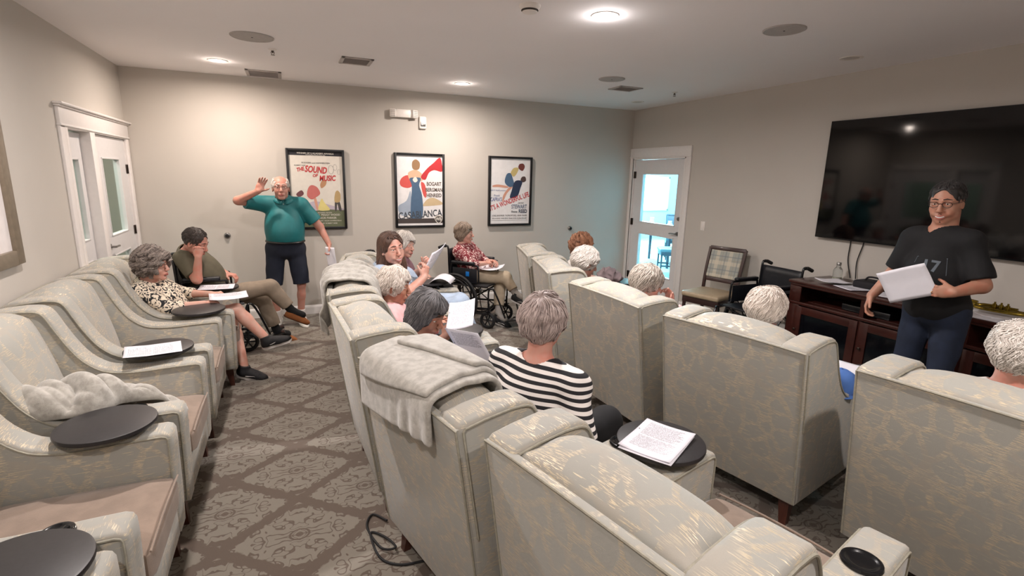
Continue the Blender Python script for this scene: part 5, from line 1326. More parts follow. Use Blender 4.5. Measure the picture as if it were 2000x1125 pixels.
def wheelchair(loc, rz, label, badge=False, arm_gap=0):
    """faces +x, origin on the floor under the seat"""
    o = empty('wheelchair', loc, rz, label, 'wheelchair'); hw = 0.235
    for s_ in (-1, 1):
        R_ = Matrix.Rotation(PI/2, 3, 'X'); cy = s_*(hw+0.045); cx = -0.12; r = 0.30
        m = MB(); m.tube([(cx+r*math.cos(t), cy, 0.305+r*math.sin(t)) for t in [2*PI*i/48 for i in range(48)]], 0.017, 10, closed=True); wh = m.build('rear_wheel', M_RUB, o)
        m = MB(); m.tube([(cx+0.272*math.cos(t), cy, 0.305+0.272*math.sin(t)) for t in [2*PI*i/48 for i in range(48)]], 0.010, 8, closed=True)
        m.cyl((cx, cy-0.03, 0.305), (cx, cy+0.03, 0.305), 0.032, n=20)
        for i in range(8):
            a = 2*PI*i/8+0.2; m.cyl((cx+0.02*math.cos(a), cy, 0.305+0.02*math.sin(a)), (cx+0.268*math.cos(a), cy, 0.305+0.268*math.sin(a)), 0.007, 0.006, 8)
        m.build('rim', M_BFR, wh)
        m = MB(); m.tube([(cx+0.255*math.cos(t), cy+s_*0.035, 0.305+0.255*math.sin(t)) for t in [2*PI*i/48 for i in range(48)]], 0.0085, 8, closed=True); m.build('hand_rim', M_BFR, wh)
        cfx = 0.30; cfy = s_*(hw-0.01)
        m = MB(); m.tube([(cfx+0.082*math.cos(t), cfy, 0.10+0.082*math.sin(t)) for t in [2*PI*i/28 for i in range(28)]], 0.018, 8, closed=True)
        for i in range(6): a = 2*PI*i/6; m.cyl((cfx, cfy, 0.10), (cfx+0.07*math.cos(a), cfy, 0.10+0.07*math.sin(a)), 0.008, n=6)
        m.build('caster', M_RUB, o)
        m = MB()
        for d in (-0.024, 0.024): m.cyl((cfx, cfy+d, 0.10), (cfx+0.01, cfy+d, 0.20), 0.006, n=6)
        m.box((cfx+0.01, cfy, 0.205), (0.05, 0.06, 0.012), bev=0.003); m.cyl((cfx+0.01, cfy, 0.205), (cfx+0.01, cfy, 0.30), 0.013, n=10); m.build('caster_fork', M_BFR, o)
        m = MB()
        m.tube(smoothpath([(-0.345, s_*hw, 0.90), (-0.27, s_*hw, 0.925), (-0.235, s_*hw, 0.90), (-0.225, s_*hw, 0.70), (-0.21, s_*hw, 0.48)], 6)+[V(-0.20, s_*hw, 0.18)], 0.0115, 10)
        m.tube([(-0.21, s_*hw, 0.48), (0.30, s_*hw, 0.49)], 0.0115, 8); m.tube([(-0.20, s_*hw, 0.20), (0.31, s_*hw, 0.24)], 0.0115, 8)
        m.tube(smoothpath([(0.31, s_*hw, 0.30), (0.315, s_*hw, 0.45), (0.36, s_*(hw-0.01), 0.475), (0.42, s_*(hw-0.03), 0.36), (0.50, s_*(hw-0.06), 0.14)], 5), 0.0105, 8)
        m.build('side_frame', M_BFR, o)
        m = MB(); m.tube(smoothpath([(-0.20, s_*hw, 0.52), (-0.19, s_*hw, 0.70), (-0.15, s_*hw, 0.725), (0.12, s_*hw, 0.725), (0.17, s_*hw, 0.70), (0.18, s_*hw, 0.52)], 5), 0.0105, 8); m.build('armrest_tube', M_BFR, o)
        m = MB(); m.box((-0.03, s_*hw, 0.748), (0.30, 0.055, 0.032), bev=0.012, seg=3); m.build('armrest_pad', M_VINYL, o)
        m = MB(); m.box((-0.01, s_*(hw-0.004), 0.60), (0.33, 0.006, 0.17), bev=0.002); sg = m.build('side_guard', M_VINYL, o)
        if badge and s_ < 0:
            m = MB(); m.box((0.03, s_*(hw+0.002), 0.62), (0.045, 0.004, 0.055), bev=0.001); b_ = m.build('badge', plain('blue_badge', (20, 110, 190), 0.4), sg, label='small square blue badge')
        m = MB(); m.tube([(-0.365, s_*hw, 0.895), (-0.30, s_*hw, 0.922), (-0.265, s_*hw, 0.924)], 0.018, 10); m.build('hand_grip', M_RUB, o)
        m = MB(); m.box((0.565, s_*(hw-0.13), 0.115), (0.15, 0.14, 0.012), Matrix.Rotation(-0.25, 3, 'Y'), bev=0.004); m.build('footplate', M_BFR, o)
    m = MB(); m.tube([(-0.10, -hw, 0.22), (0.22, hw, 0.46)], 0.011, 8); m.tube([(-0.10, hw, 0.22), (0.22, -hw, 0.46)], 0.011, 8); m.build('cross_brace', M_BFR, o)
    m = MB(); m.box((0.05, 0, 0.49), (0.46, 2*hw-0.02, 0.022), bev=0.010); m.build('seat', M_VINYL, o)
    P_ = [[(-0.218-0.014*math.sin(PI*j/8)-0.02*(i/6), -hw+2*hw*j/8, 0.50+0.39*i/6) for j in range(9)] for i in range(7)]
    m = MB(); m.grid(P_, 7, 9); b_ = m.build('backrest', M_VINYL, o, angle=80); md = b_.modifiers.new('t', 'SOLIDIFY'); md.thickness = 0.016; md.offset = 0
    return o
# cabinet under the television
o = empty('tv_cabinet', (4.57, 2.25, 0), 0, 'dark mahogany media cabinet under the television', 'cabinet'); cl, cr = -1.02, 1.02; D2 = 0.26
m = MB(); m.box((0, 0, 0.838), (0.57, 2.10, 0.030), bev=0.008); m.box((0, 0, 0.814), (0.545, 2.07, 0.022), bev=0.006); m.build('top', M_CONS, o)
m = MB()
for y in (cl, -0.36, 0.36, cr): m.box((0.0, y, 0.43), (0.52, 0.035 if abs(y) < 1 else 0.04, 0.75), bev=0.002)
m.box((0.25, 0, 0.43), (0.015, 2.04, 0.75)); m.box((0, 0, 0.075), (0.51, 2.04, 0.03)); m.box((0, 0, 0.635), (0.51, 2.04, 0.022)); m.build('carcass', M_CONS, o, smooth=False)
m = MB(); m.box((-0.268, 0, 0.645), (0.022, 2.08, 0.028), bev=0.008); m.box((-0.266, 0, 0.05), (0.025, 2.09, 0.10), bev=0.006); m.build('moulding', M_CONS, o)
for y in (cl+0.045, cr-0.045):
    for zz, hh in ((0.36, 0.54), (0.73, 0.14)): m = MB(); m.box((-0.262, y, zz), (0.016, 0.11, hh), bev=0.003); m.build('pilaster', M_CONS, o)
for (a, b) in ((-0.955, -0.37), (-0.35, 0.35), (0.37, 0.955)):
    m = MB(); x_ = -0.264; st_ = 0.07
    for yy in (a+st_/2, b-st_/2): m.box((x_, yy, 0.365), (0.02, st_, 0.51), bev=0.003)
    for zz in (0.145, 0.585): m.box((x_, (a+b)/2, zz), (0.02, b-a-2*st_+0.002, st_), bev=0.003)
    d_ = m.build('door', M_CONS, o)
    g = MB(); g.box((x_+0.002, (a+b)/2, 0.365), (0.005, b-a-2*st_, 0.37)); g.build('dark_glass', plain('cabinet_glass', (12, 12, 16), 0.08), d_, smooth=False)
    g = MB(); g.lathe([(0.0001, 0.022), (0.011, 0.018), (0.008, 0.008), (0.005, 0.0)], (x_-0.008, b-0.03, 0.40), 14, Matrix.Rotation(-PI/2, 3, 'Y')); g.build('knob', M_BRZ, d_)
    m = MB(); m.box((0.02, (a+b)/2, 0.655), (0.40, (b-a)*0.8, 0.010)); m.build('shelf', M_CONS, o)
m = MB(); m.box((0.0, 0.02, 0.0375), (0.28, 0.40, 0.055), bev=0.006); q = m.build('media_player', plain('player_black', (16, 16, 18), 0.25)); q.location = (4.54, 2.62, 0.651); tag(q, 'flat black media player on the open shelf of the cabinet', 'media player')
CT = 0.853
# things on the cabinet
m = MB(); m.lathe([(0.0001, 0.0), (0.036, 0.0), (0.040, 0.006), (0.040, 0.085), (0.034, 0.105), (0.019, 0.125), (0.018, 0.145)], n=28)
M_BOT = plain('clear_bottle', (225, 228, 225), 0.05, var=0.01, Transmission_Weight=0.85, IOR=1.4)
o = empty('bottle', (4.70, 3.12, CT), 0, 'clear glass bottle with silver cap on the cabinet', 'bottle'); m.build('glass', M_BOT, o)
m = MB(); m.lathe([(0.020, 0.138), (0.021, 0.162), (0.018, 0.166), (0.0001, 0.166)], n=24); m.build('cap', M_CHR, o)
m = MB(); m.lathe([(0.0001, 0.003), (0.037, 0.003), (0.037, 0.028), (0.0001, 0.028)], n=24); m.build('contents', plain('pale_liquid', (200, 196, 168), 0.3), o)
paper('curled blank sheet on the cabinet beside the bottle', (4.52, 3.00, CT+0.006), 80, M_BLANK, curl=0.03)
paper('printed sheet lying flat on the cabinet top left of the presenter', (4.47, 2.78, CT+0.004), 70, M_PAPERS, curl=0.004)
paper('sheet at the front edge of the cabinet beside the presenter arm', (4.46, 2.50, CT+0.004), 95, M_BLANK, curl=0.006)
m = MB(); m.box((0, 0, 0.035), (0.20, 0.26, 0.07), bev=0.022, seg=3); m.tube(smoothpath([(-0.02, -0.07, 0.068), (-0.02, -0.04, 0.10), (-0.02, 0.04, 0.10), (-0.02, 0.07, 0.068)], 5), 0.008, 8)
q = m.build('black_pouch', plain('black_nylon', (22, 20, 26), 0.8)); q.location = (4.60, 2.72, CT); tag(q, 'black zip pouch on the cabinet behind the sheets', 'pouch')
m = MB(); m.box((0, 0, 0.006), (0.40, 0.62, 0.012), bev=0.002); q = m.build('paper_stack', M_BLANK); q.location = (4.50, 1.72, CT); tag(q, 'stack of white sheets on the cabinet right of the presenter', 'paper')
M_BRASS = plain('aged_brass', (150, 128, 52), 0.25, 0.9, var=0.2)
o = empty('brass_instrument', (4.52, 1.83, CT+0.012), math.radians(8), 'brass horn lying on white sheets at the right end of the cabinet', 'horn')
m = MB(); m.tube(smoothpath([(0.02, 0.13, 0.03), (0.03, 0.02, 0.03), (0.03, -0.12, 0.032), (0.0, -0.16, 0.034), (-0.04, -0.12, 0.034), (-0.045, 0.05, 0.034), (-0.02, 0.12, 0.036), (0.01, 0.08, 0.05), (0.01, -0.10, 0.05)], 6), 0.013, 12); m.build('tubing', M_BRASS, o)
m = MB(); m.lathe([(0.014, 0), (0.018, 0.04), (0.028, 0.075), (0.052, 0.10), (0.056, 0.102), (0.050, 0.098), (0.022, 0.07), (0.010, 0.03)], (0.02, 0.12, 0.057), 30, Matrix.Rotation(-PI/2, 3, 'X')); m.build('bell', M_BRASS, o)
for k in range(3): m = MB(); m.cyl((-0.01, -0.05+k*0.035, 0.018), (-0.01, -0.05+k*0.035, 0.075), 0.012, n=14); m.cyl((-0.01, -0.05+k*0.035, 0.075), (-0.01, -0.05+k*0.035, 0.088), 0.006, n=10); m.build('valve', M_BRASS, o)
m = MB(); m.tube(smoothpath([(-0.08, 0.06, 0.012), (-0.10, 0.0, 0.006), (-0.09, -0.10, 0.006), (-0.12, -0.05, 0.004)], 5), 0.003, 6); q = m.build('headphone_cord', M_BLANK); q.location = (4.45, 1.83, CT+0.012); tag(q, 'thin clear cord curled beside the brass horn', 'cord')
# black floor cable
m = MB(); m.tube(smoothpath([(0.36, 2.34, 0.012), (0.30, 2.42, 0.008), (0.26, 2.33, 0.008), (0.30, 2.16, 0.008), (0.36, 2.11, 0.03), (0.33, 2.22, 0.012), (0.27, 2.28, 0.008), (0.285, 2.10, 0.007), (0.36, 2.02, 0.007), (0.48, 2.00, 0.007), (0.62, 1.98, 0.007)], 7), 0.0055, 8)
q = m.build('power_cord', M_RUB); tag(q, 'black power cord coiled on the carpet behind the blanket-draped chair', 'cord')
# ================================================================== WHEELCHAIRS
wheelchair((-0.75, 5.60, 0), math.radians(2), 'black wheelchair holding the man in the olive shirt')
wheelchair((2.02, 5.72, 0), math.radians(-50), 'black wheelchair with a blue badge holding the woman in the dark red blouse', badge=True)
wheelchair((1.02, 5.30, 0), math.radians(-8), 'black wheelchair mostly hidden behind the long-haired woman')
wheelchair((4.32, 3.60, 0), math.radians(180), 'empty black wheelchair between the plaid chair and the cabinet')

# ================================================================== PEOPLE
TEAL = cloth_mat('teal_polo', (18, 106, 110), 0.06, 0.6); NAVY = cloth_mat('navy_cotton', (28, 34, 50)); OLIVE = cloth_mat('olive_cotton', (88, 82, 66)); KHAKI = cloth_mat('khaki_cotton', (136, 122, 106))
BLKC = cloth_mat('black_cotton', (12, 12, 15)); PINK = cloth_mat('pink_knit', (222, 172, 172)); LBLUE = cloth_mat('light_blue_cotton', (166, 182, 202)); JEANS = cloth_mat('blue_jeans', (24, 34, 54), 0.15); BEIGE = cloth_mat('beige_trousers', (168, 152, 130))
WHITEC = cloth_mat('white_cotton', (220, 214, 208)); GREYS = cloth_mat('grey_sock', (150, 144, 138)); MAUVE = cloth_mat('mauve_top', (120, 84, 92)); DNAVY = cloth_mat('dark_navy_top', (38, 42, 58))
MOC = plain('tan_suede_moccasin', (150, 92, 50), 0.85, var=0.12); SOLW = plain('white_sole', (226, 222, 220), 0.6, var=0.02); SOLB = plain('brown_sole', (96, 60, 38), 0.7); SHB = plain('black_mesh_shoe', (22, 22, 26), 0.7, var=0.2, nsc=90); SHW = plain('white_canvas_shoe', (220, 216, 208), 0.7, var=0.03); SHT = plain('beige_slip_shoe', (204, 170, 142), 0.7)
FLORAL = m_print('black_floral_print', (222, 208, 188), (24, 24, 28), 20, 0.52, 3.0); REDPR = m_print('dark_red_print', (118, 34, 44), (222, 196, 190), 26, 0.55, 2.0); BLUPR = m_print('blue_white_print', (196, 204, 216), (58, 78, 122), 30, 0.50, 2.0)
GLS = plain('thin_metal_frames', (130, 120, 112), 0.3, 0.8); GLB = plain('dark_glasses_frames', (30, 26, 28), 0.3)
# standing man in teal
par, I = person('older man standing in teal polo and navy shorts, one hand raised to his head', (-0.03, 6.2, 0), dict(
    hip=(-0.05, 6.22, 0.90), shR=(-0.220, 6.20, 1.385), shL=(0.135, 6.20, 1.370), head=(-0.058, 6.13, 1.555), hr=(-88, -2, 0),
    elR=(-0.475, 6.10, 1.425), wrR=(-0.275, 6.00, 1.525), handR=((0.45, 0.1, 1), (0.15, -1, 0.1), dict(curl=(12, 18), thumb=55, spread=0.3)),
    elL=(0.315, 6.20, 1.13), wrL=(0.40, 6.12, 0.94), handL=((0.12, -0.15, -1), (-1, -0.1, 0), dict(curl=(40, 55))),
    knR=(-0.20, 6.19, 0.48), anR=(-0.185, 6.24, 0.09), toR=(-0.25, 6.06, 0.06), knL=(0.085, 6.18, 0.48), anL=(0.06, 6.23, 0.09), toL=(0.11, 6.05, 0.06)),
    dict(skin='ruddy', hair='white', style='sparse', brow='white', shirt=TEAL, trousers=NAVY, legwear='shorts', tlen=0.97, tloose=0.020, sleeve=0.75, sloose=0.022, loose=0.018, build=1.08, fat=0.055, hipw=0.10,
         sock=WHITEC, sockh=0.25, shoe=(SHW, SOLW), glasses=GLS, top='polo_shirt', hs=1.06, fold=0.002, jaw=1.05, rise=0.10, hem=-0.075, neck=1.15, arm=1.12, leg=0.85))
m = MB(); bs = np.array([-0.03, 6.2, 0])
def pcollar(I, c1, w_=0.07, mat=TEAL, par=None, base=None):
    N, fw, sd, up = I['N'], I['fw'], I['sd'], I['up']
    for s_ in (-1, 1):
        m = MB(); rows = []
        for i in range(9):
            a = 0.12+i/8*2.6; ca, sa = math.cos(a), math.sin(a)
            p0 = N+fw*(0.008+0.068*ca)+sd*s_*0.068*sa+up*(0.040-0.022*ca); p1 = N+fw*(0.012+0.116*ca)+sd*s_*(0.108*sa+0.010)+up*(0.016-0.050*max(0, ca)**2)
            rows.append([tuple(p0-base), tuple((p0+p1)/2+up*0.012-base), tuple(p1-base)])
        m.grid(rows, 9, 3, uv=False); o = m.build('collar', mat, par, angle=80); md = o.modifiers.new('t', 'SOLIDIFY'); md.thickness = 0.004; md.offset = 0
pcollar(I, 0, par=par, base=I['base'])
m = MB(); c_ = I['hip']+I['up']*0.088
m.tube([tuple(c_+I['fw']*(0.040+0.182*math.cos(t))+I['sd']*0.196*math.sin(t)-I['base']) for t in [2*PI*i/40 for i in range(40)]], 0.012, 8, closed=True, flat=0.6); m.build('belt', plain('black_belt', (20, 18, 18), 0.4), par)
m = MB(); q0 = I['hip']+I['up']*(I['Lt']*0.62)+I['fw']*0.150+I['sd']*0.085-I['base']; m.box(tuple(q0), (0.004, 0.045, 0.008), Matrix([list(I['TR'][i]) for i in range(3)])); m.build('chest_logo', WHITEC, par)
for k in range(2):
    m = MB(); q0 = I['N']+I['fw']*(0.098+0.012*k)-I['up']*(0.03+0.05*k)-I['base']; m.ell(tuple(q0), (0.005, 0.006, 0.006), None, 8, 6); m.build('button', WHITEC, par)
paper('folded white sheet hanging from the standing man left hand', (0.41, 6.06, 0.80), 0, M_BLANK, w_=0.10, h_=0.22, R=Matrix(((0.95, -0.1, 0.3), (-0.3, 0.0, 0.95), (-0.1, 1.0, 0.0))), curl=0.01)

# man in olive, in the wheelchair
person('man in olive shirt and khaki trousers sitting in a wheelchair, head resting on his fist', (-0.76, 5.60, 0), dict(
    hip=(-0.721, 5.583, 0.555), shR=(-0.912, 5.407, 0.932), shL=(-0.855, 5.768, 0.942), head=(-0.798, 5.428, 1.081), hr=(-22, 26, 6),
    elR=(-0.798, 5.294, 0.762), wrR=(-0.767, 5.274, 0.963), handR=((0.12, 0.25, 1), (0.25, 1, 0), dict(curl=(75, 80), thumb=25)),
    elL=(-0.721, 5.850, 0.772), wrL=(-0.603, 5.624, 0.746), handL=((0.9, -0.4, -0.25), (0, 0, -1), dict(curl=(35, 40))),
    knR=(-0.211, 5.490, 0.608), anR=(-0.026, 5.500, 0.344), toR=(0.154, 5.490, 0.253), knL=(-0.309, 5.665, 0.471), anL=(-0.180, 5.655, 0.090), toL=(0.000, 5.634, 0.050)),
    dict(skin='ruddy', hair='dark', style='man', shirt=OLIVE, trousers=KHAKI, sleeve=0.8, build=1.05, fat=0.03, sock=BLKC, sockh=0.6, shoe=(MOC, SOLB, 'moccasin'), top='t_shirt', hs=1.04, tlen=1.78, tloose=0.018, seed=3, arm=1.08))
# curly grey haired woman, left row
person('woman with curly grey hair in black floral top sitting cross-legged in the left row', (-0.98, 4.82, 0), dict(
    hip=(-0.90, 4.83, 0.53), shR=(-1.085, 4.665, 0.795), shL=(-1.03, 4.99, 0.80), head=(-1.00, 4.755, 0.985), hr=(-20, 0, 0),
    elR=(-0.90, 4.60, 0.67), wrR=(-0.675, 4.655, 0.675), handR=((1, 0.3, 0.12), (0.1, 0.1, -1), dict(curl=(40, 45), sc=0.92)),
    elL=(-0.90, 5.10, 0.68), wrL=(-0.66, 4.95, 0.69), handL=((1, -0.3, 0.1), (0, 0, -1), dict(curl=(35, 40), sc=0.92)),
    knR=(-0.455, 4.74, 0.585), anR=(-0.245, 4.69, 0.325), toR=(-0.09, 4.64, 0.375), knL=(-0.505, 4.83, 0.475), anL=(-0.425, 4.64, 0.10), toL=(-0.27, 4.60, 0.06)),
    dict(skin='fair', hair='curly', style='curly', brow='lightbrown', shirt=FLORAL, trousers=BLKC, legwear='shorts', tlen=0.55, sleeve=1.45, sloose=0.022, shoe=(SHB, SOLW), build=0.88, bust=0.9, hs=0.98, glasses=GLS, seed=4, vneck=0.08, top='blouse', sty=dict(th=0.038, add=[(-0.05, 0, 0.0, 0.085, 0.105, 0.092)])))
paper('sheet held by the curly-haired woman in her lap', (-0.50, 4.72, 0.705), 8, M_PAPERS, w_=0.28, h_=0.21, curl=0.02)
# long haired woman
person('smiling woman with long brown hair and light blue top in the middle row', (0.98, 4.45, 0), dict(
    hip=(0.96, 4.42, 0.54), shR=(0.645, 4.13, 0.925), shL=(0.76, 4.46, 0.925), head=(0.755, 4.20, 1.135), hr=(-70, 2, 8),
    elR=(0.84, 4.00, 0.80), wrR=(1.00, 4.10, 0.905), handR=((0.25, 0.3, 1), (-0.4, 0.8, 0.1), dict(curl=(45, 55))),
    elL=(0.98, 4.54, 0.82), wrL=(1.07, 4.34, 0.93), handL=((0.3, -0.35, 0.8), (-0.4, -0.6, 0.3), dict(curl=(50, 50))),
    knR=(1.40, 4.36, 0.60), anR=(1.60, 4.46, 0.13), toR=(1.80, 4.50, 0.08), knL=(1.44, 4.52, 0.58), anL=(1.66, 4.72, 0.12), toL=(1.84, 4.78, 0.06)),
    dict(skin='fair', hair='brown', style='long', shirt=LBLUE, trousers=LBLUE, sleeve=0.8, fatface=1.13, jaw=1.1, smile=True, bust=1.25, build=1.15, fat=0.035, shoe=(SHW, SOLW), seed=5, hs=1.08, arm=1.15, tlen=1.6, vneck=0.05,
         sty=dict(add=[(-0.055, 0.0, -0.06, 0.062, 0.092, 0.12), (-0.03, 0.075, -0.15, 0.045, 0.045, 0.11), (-0.03, -0.075, -0.15, 0.045, 0.045, 0.11), (-0.07, 0, -0.16, 0.05, 0.09, 0.10)], nape=-0.26, len=0.30, n=520)))
paper('sheet and card held up by the long-haired woman', (1.10, 4.17, 1.02), 0, M_PAPERS, w_=0.20, h_=0.24, R=Matrix(((0.75, 0.5, -0.43), (0.55, -0.15, 0.8), (0.35, 0.85, 0.4))), curl=0.03)
q = paper('curled sheet on the tray beside the long-haired woman', (1.385, 4.92, 0.689), -27, M_BLANK, curl=0.0, bend=lambda u, v: 0.05*math.sin(PI*(u+0.5))**0.8 if abs(u) < 0.4999 else 0.0)
# white haired woman behind her
person('white-haired woman in mauve top mostly hidden behind the long-haired woman', (0.95, 5.30, 0), seatJ(0.60, 5.32, -8, head=(1.055, 5.14, 1.035), hr=(-50, 6, 0), dz=0.0),
    dict(skin='fair', hair='white', style='short_f', shirt=MAUVE, trousers=BLKC, sleeve=1.9, build=0.9, seed=6, shoe=(SHB, SOLW)), h=0.007)
# pink top
person('white-haired woman in pink top seated in the middle row, seen from the side', (0.80, 3.66, 0), seatJ(0.35, 3.715, -6, dx=-0.05, head=(0.66, 3.58, 0.955), hr=(-26, 8, 0)),
    dict(skin='warm', hair='cream', style='short_f', brow='white', shirt=PINK, trousers=BEIGE, sleeve=1.5, build=0.85, bust=0.7, seed=7, shoe=(SHW, SOLW), sty=dict(th=0.026)))
# grey bob
person('woman with dark grey bob in blue and white top reading a sheet', (0.78, 2.78, 0), seatJ(0.325, 2.77, 3, head=(0.675, 2.72, 0.975), hr=(-50, 22, 4),
    elR=V(0.74, 2.50, 0.64), wrR=V(0.86, 2.66, 0.64), handR=((0.5, 0.5, 0.2), (-0.3, 0.3, 1), dict(curl=(40, 40), sc=0.95)), elL=V(0.76, 3.02, 0.66), wrL=V(0.86, 2.98, 0.745), handL=((0.3, 0.0, 0.8), (-1, -0.4, 0), dict(curl=(40, 40), sc=0.95))),
    dict(skin='tan', hair='salt', style='bob', brow='dark', shirt=BLUPR, trousers=BLKC, sleeve=1.3, build=0.9, bust=0.8, seed=8, shoe=(SHB, SOLW), fatface=1.04))
paper('printed sheet held upright by the woman with the grey bob', (0.945, 2.93, 0.885), 0, M_PAPER, w_=0.18, h_=0.24, R=Matrix(((0.80, 0.35, -0.45), (-0.45, 0.80, -0.25), (0.22, 0.45, 0.87))).to_3x3(), curl=0.02)
paper('second sheet drooping over the lap of the woman with the grey bob', (0.94, 2.70, 0.735), 0, M_PAPERS, R=Matrix(((0.78, -0.45, -0.45), (-0.45, 0.10, -0.88), (-0.1, 0.88, 0.3))).to_3x3(), curl=0.03)
# striped shirt
STR = m_stripe('black_white_stripe', (0, 0, 0), (0.10, 0.02, 1.0), 0.030, 0.50, (232, 226, 222), (26, 25, 30))
person('woman with short ash hair in black and white striped shirt, seen from behind', (0.90, 1.90, 0), dict(
    hip=(0.86, 1.86, 0.53), shR=(1.045, 1.72, 0.885), shL=(0.875, 2.06, 0.895), head=(1.005, 1.935, 1.10), hr=(40, 4, 0),
    elR=(1.04, 1.635, 0.70), wrR=(1.11, 1.80, 0.63), handR=((0.1, 1.0, -0.1), (0, 0, -1), dict(curl=(25, 30))), elL=(0.98, 2.22, 0.68), wrL=(1.20, 2.15, 0.64), handL=((1, -0.2, -0.1), (0, 0, -1), dict(curl=(25, 30))),
    knR=(1.34, 1.90, 0.585), anR=(1.42, 1.92, 0.10), toR=(1.58, 1.96, 0.06), knL=(1.30, 2.12, 0.53), anL=(1.36, 2.20, 0.10), toL=(1.52, 2.26, 0.06)),
    dict(skin='ruddy', hair='pinkgrey', style='short_f', shirt=STR, trousers=BLKC, sleeve=1.86, build=0.95, seed=9, shoe=(SHB, SOLW), face=True, neckhole=0.078, loose=0.016, fold=0.006, sty=dict(th=0.024, len=0.10, curl=0.004, n=520, whorl=(-0.05, 0.0, 0.12), nape=-0.07)), h=0.005)
# woman in dark red, wheelchair
f_, l_ = V(0.643, -0.766, 0), V(0.766, 0.643, 0)
person('woman in dark red print blouse and beige trousers sitting in a wheelchair', (2.02, 5.72, 0), dict(
    hip=(1.98, 5.75, 0.57), shR=(1.80, 5.70, 0.86), shL=(2.02, 5.92, 0.87), head=(1.895, 5.78, 1.065), hr=(-30, 2, 0),
    elR=(1.93, 5.56, 0.72), wrR=(2.07, 5.55, 0.735), handR=((0.9, 0.4, 0), (0, 0.2, -1), dict(curl=(35, 40))), elL=(2.18, 5.83, 0.70), wrL=(2.20, 5.66, 0.735), handL=((0.2, -0.9, 0.1), (-0.5, 0, -1), dict(curl=(35, 40))),
    knR=(2.31, 5.48, 0.565), anR=(2.40, 5.34, 0.375), toR=(2.50, 5.24, 0.33), knL=(2.29, 5.58, 0.50), anL=(2.20, 5.42, 0.115), toL=(2.33, 5.31, 0.05)),
    dict(skin='fair', hair='lightbrown', style='bob', shirt=REDPR, trousers=BEIGE, sleeve=1.5, sloose=0.022, build=0.88, seed=10, sock=GREYS, sockh=0.3, shoe=(SHB, SOLW), vneck=0.12, bust=0.8, top='blouse', tlen=1.7, jaw=0.9,
         sty=dict(th=0.012, nape=-0.10, add=[(-0.03, 0, -0.03, 0.075, 0.085, 0.07)], face=(0.080, -0.045, 0.064, 0.064, 0.10), len=0.11)))
paper('white sheets in the lap of the woman in dark red', (2.15, 5.55, 0.665), -40, M_BLANK, w_=0.28, h_=0.22, curl=0.05)
# heads above the front row
person('auburn-haired woman in the farthest front row seat, seen from behind', (2.72, 4.62, 0), seatJ(2.34, 4.82, -16, head=(2.77, 4.545, 1.04), hr=(-10, 5, 0)),
    dict(skin='fair', hair='red', style='curly', shirt=WHITEC, trousers=BLKC, sleeve=1.8, build=0.88, seed=12, shoe=(SHB, SOLW), sty=dict(th=0.026, add=[(-0.05, 0, 0.0, 0.08, 0.095, 0.085)])), h=0.007)
person('woman with fluffy white hair and dark top in the front row, below the auburn head', (2.42, 3.82, 0), seatJ(2.12, 3.965, -16, dx=-0.10, head=(2.345, 3.78, 1.01), hr=(-12, 18, 0)),
    dict(skin='fair', hair='white', style='short_f', shirt=DNAVY, trousers=BLKC, sleeve=1.8, build=0.88, seed=13, shoe=(SHB, SOLW), sty=dict(th=0.028, curl=0.010)), h=0.007)
par, I = person('woman with wavy blond-grey hair and a pale hair clip in the front row', (2.42, 2.90, 0), seatJ(2.01, 2.83, 3, dx=-0.06, head=(2.345, 2.93, 1.0), hr=(-12, 12, 0),
    elR=V(2.62, 2.72, 0.70), wrR=V(2.52, 2.86, 0.86), handR=((-0.15, 0.25, 0.8), (-1, 0, 0.2), dict(curl=(40, 50), sc=0.95))),
    dict(skin='fair', hair='blondgrey', style='short_f', shirt=PINK, trousers=BEIGE, sleeve=1.8, build=0.86, seed=14, shoe=(SHW, SOLW), sty=dict(th=0.024, curl=0.009, len=0.11, nape=-0.10, r=0.006, ears=False)), h=0.006)
m = MB(); hp = I['hc']+I['HR']@V(-0.045, -0.062, 0.088)-I['base']
for k in range(5): m.ell(tuple(hp+I['HR']@V(-0.012*k, 0.010*k, 0.002-0.003*k)), (0.011, 0.010, 0.008), None, 8, 6)
m.build('hair_clip', plain('cream_clip', (232, 218, 202), 0.4), par)
person('woman with wavy white hair in the front row left of the presenter', (2.52, 2.0, 0), seatJ(2.145, 1.90, 13, dx=-0.06, head=(2.45, 2.0, 1.02), hr=(20, 8, 0)),
    dict(skin='fair', hair='cream', style='short_f', shirt=LBLUE, trousers=BLKC, sleeve=1.8, build=0.88, seed=15, shoe=(SHB, SOLW), sty=dict(th=0.024, curl=0.010, len=0.10, r=0.0055, n=520)), h=0.006)
person('person with short white curls at the right edge of the view', (2.70, 0.96, 0), seatJ(2.31, 0.90, 7, dx=-0.04, head=(2.66, 0.985, 1.08), hr=(25, 4, 0), sw=0.19),
    dict(skin='ruddy', hair='white', style='short_f', shirt=WHITEC, trousers=NAVY, sleeve=0.8, build=1.05, seed=16, shoe=(SHB, SOLW), sty=dict(th=0.016, curl=0.008, len=0.06, nape=-0.055, slope=0.5)), h=0.006)
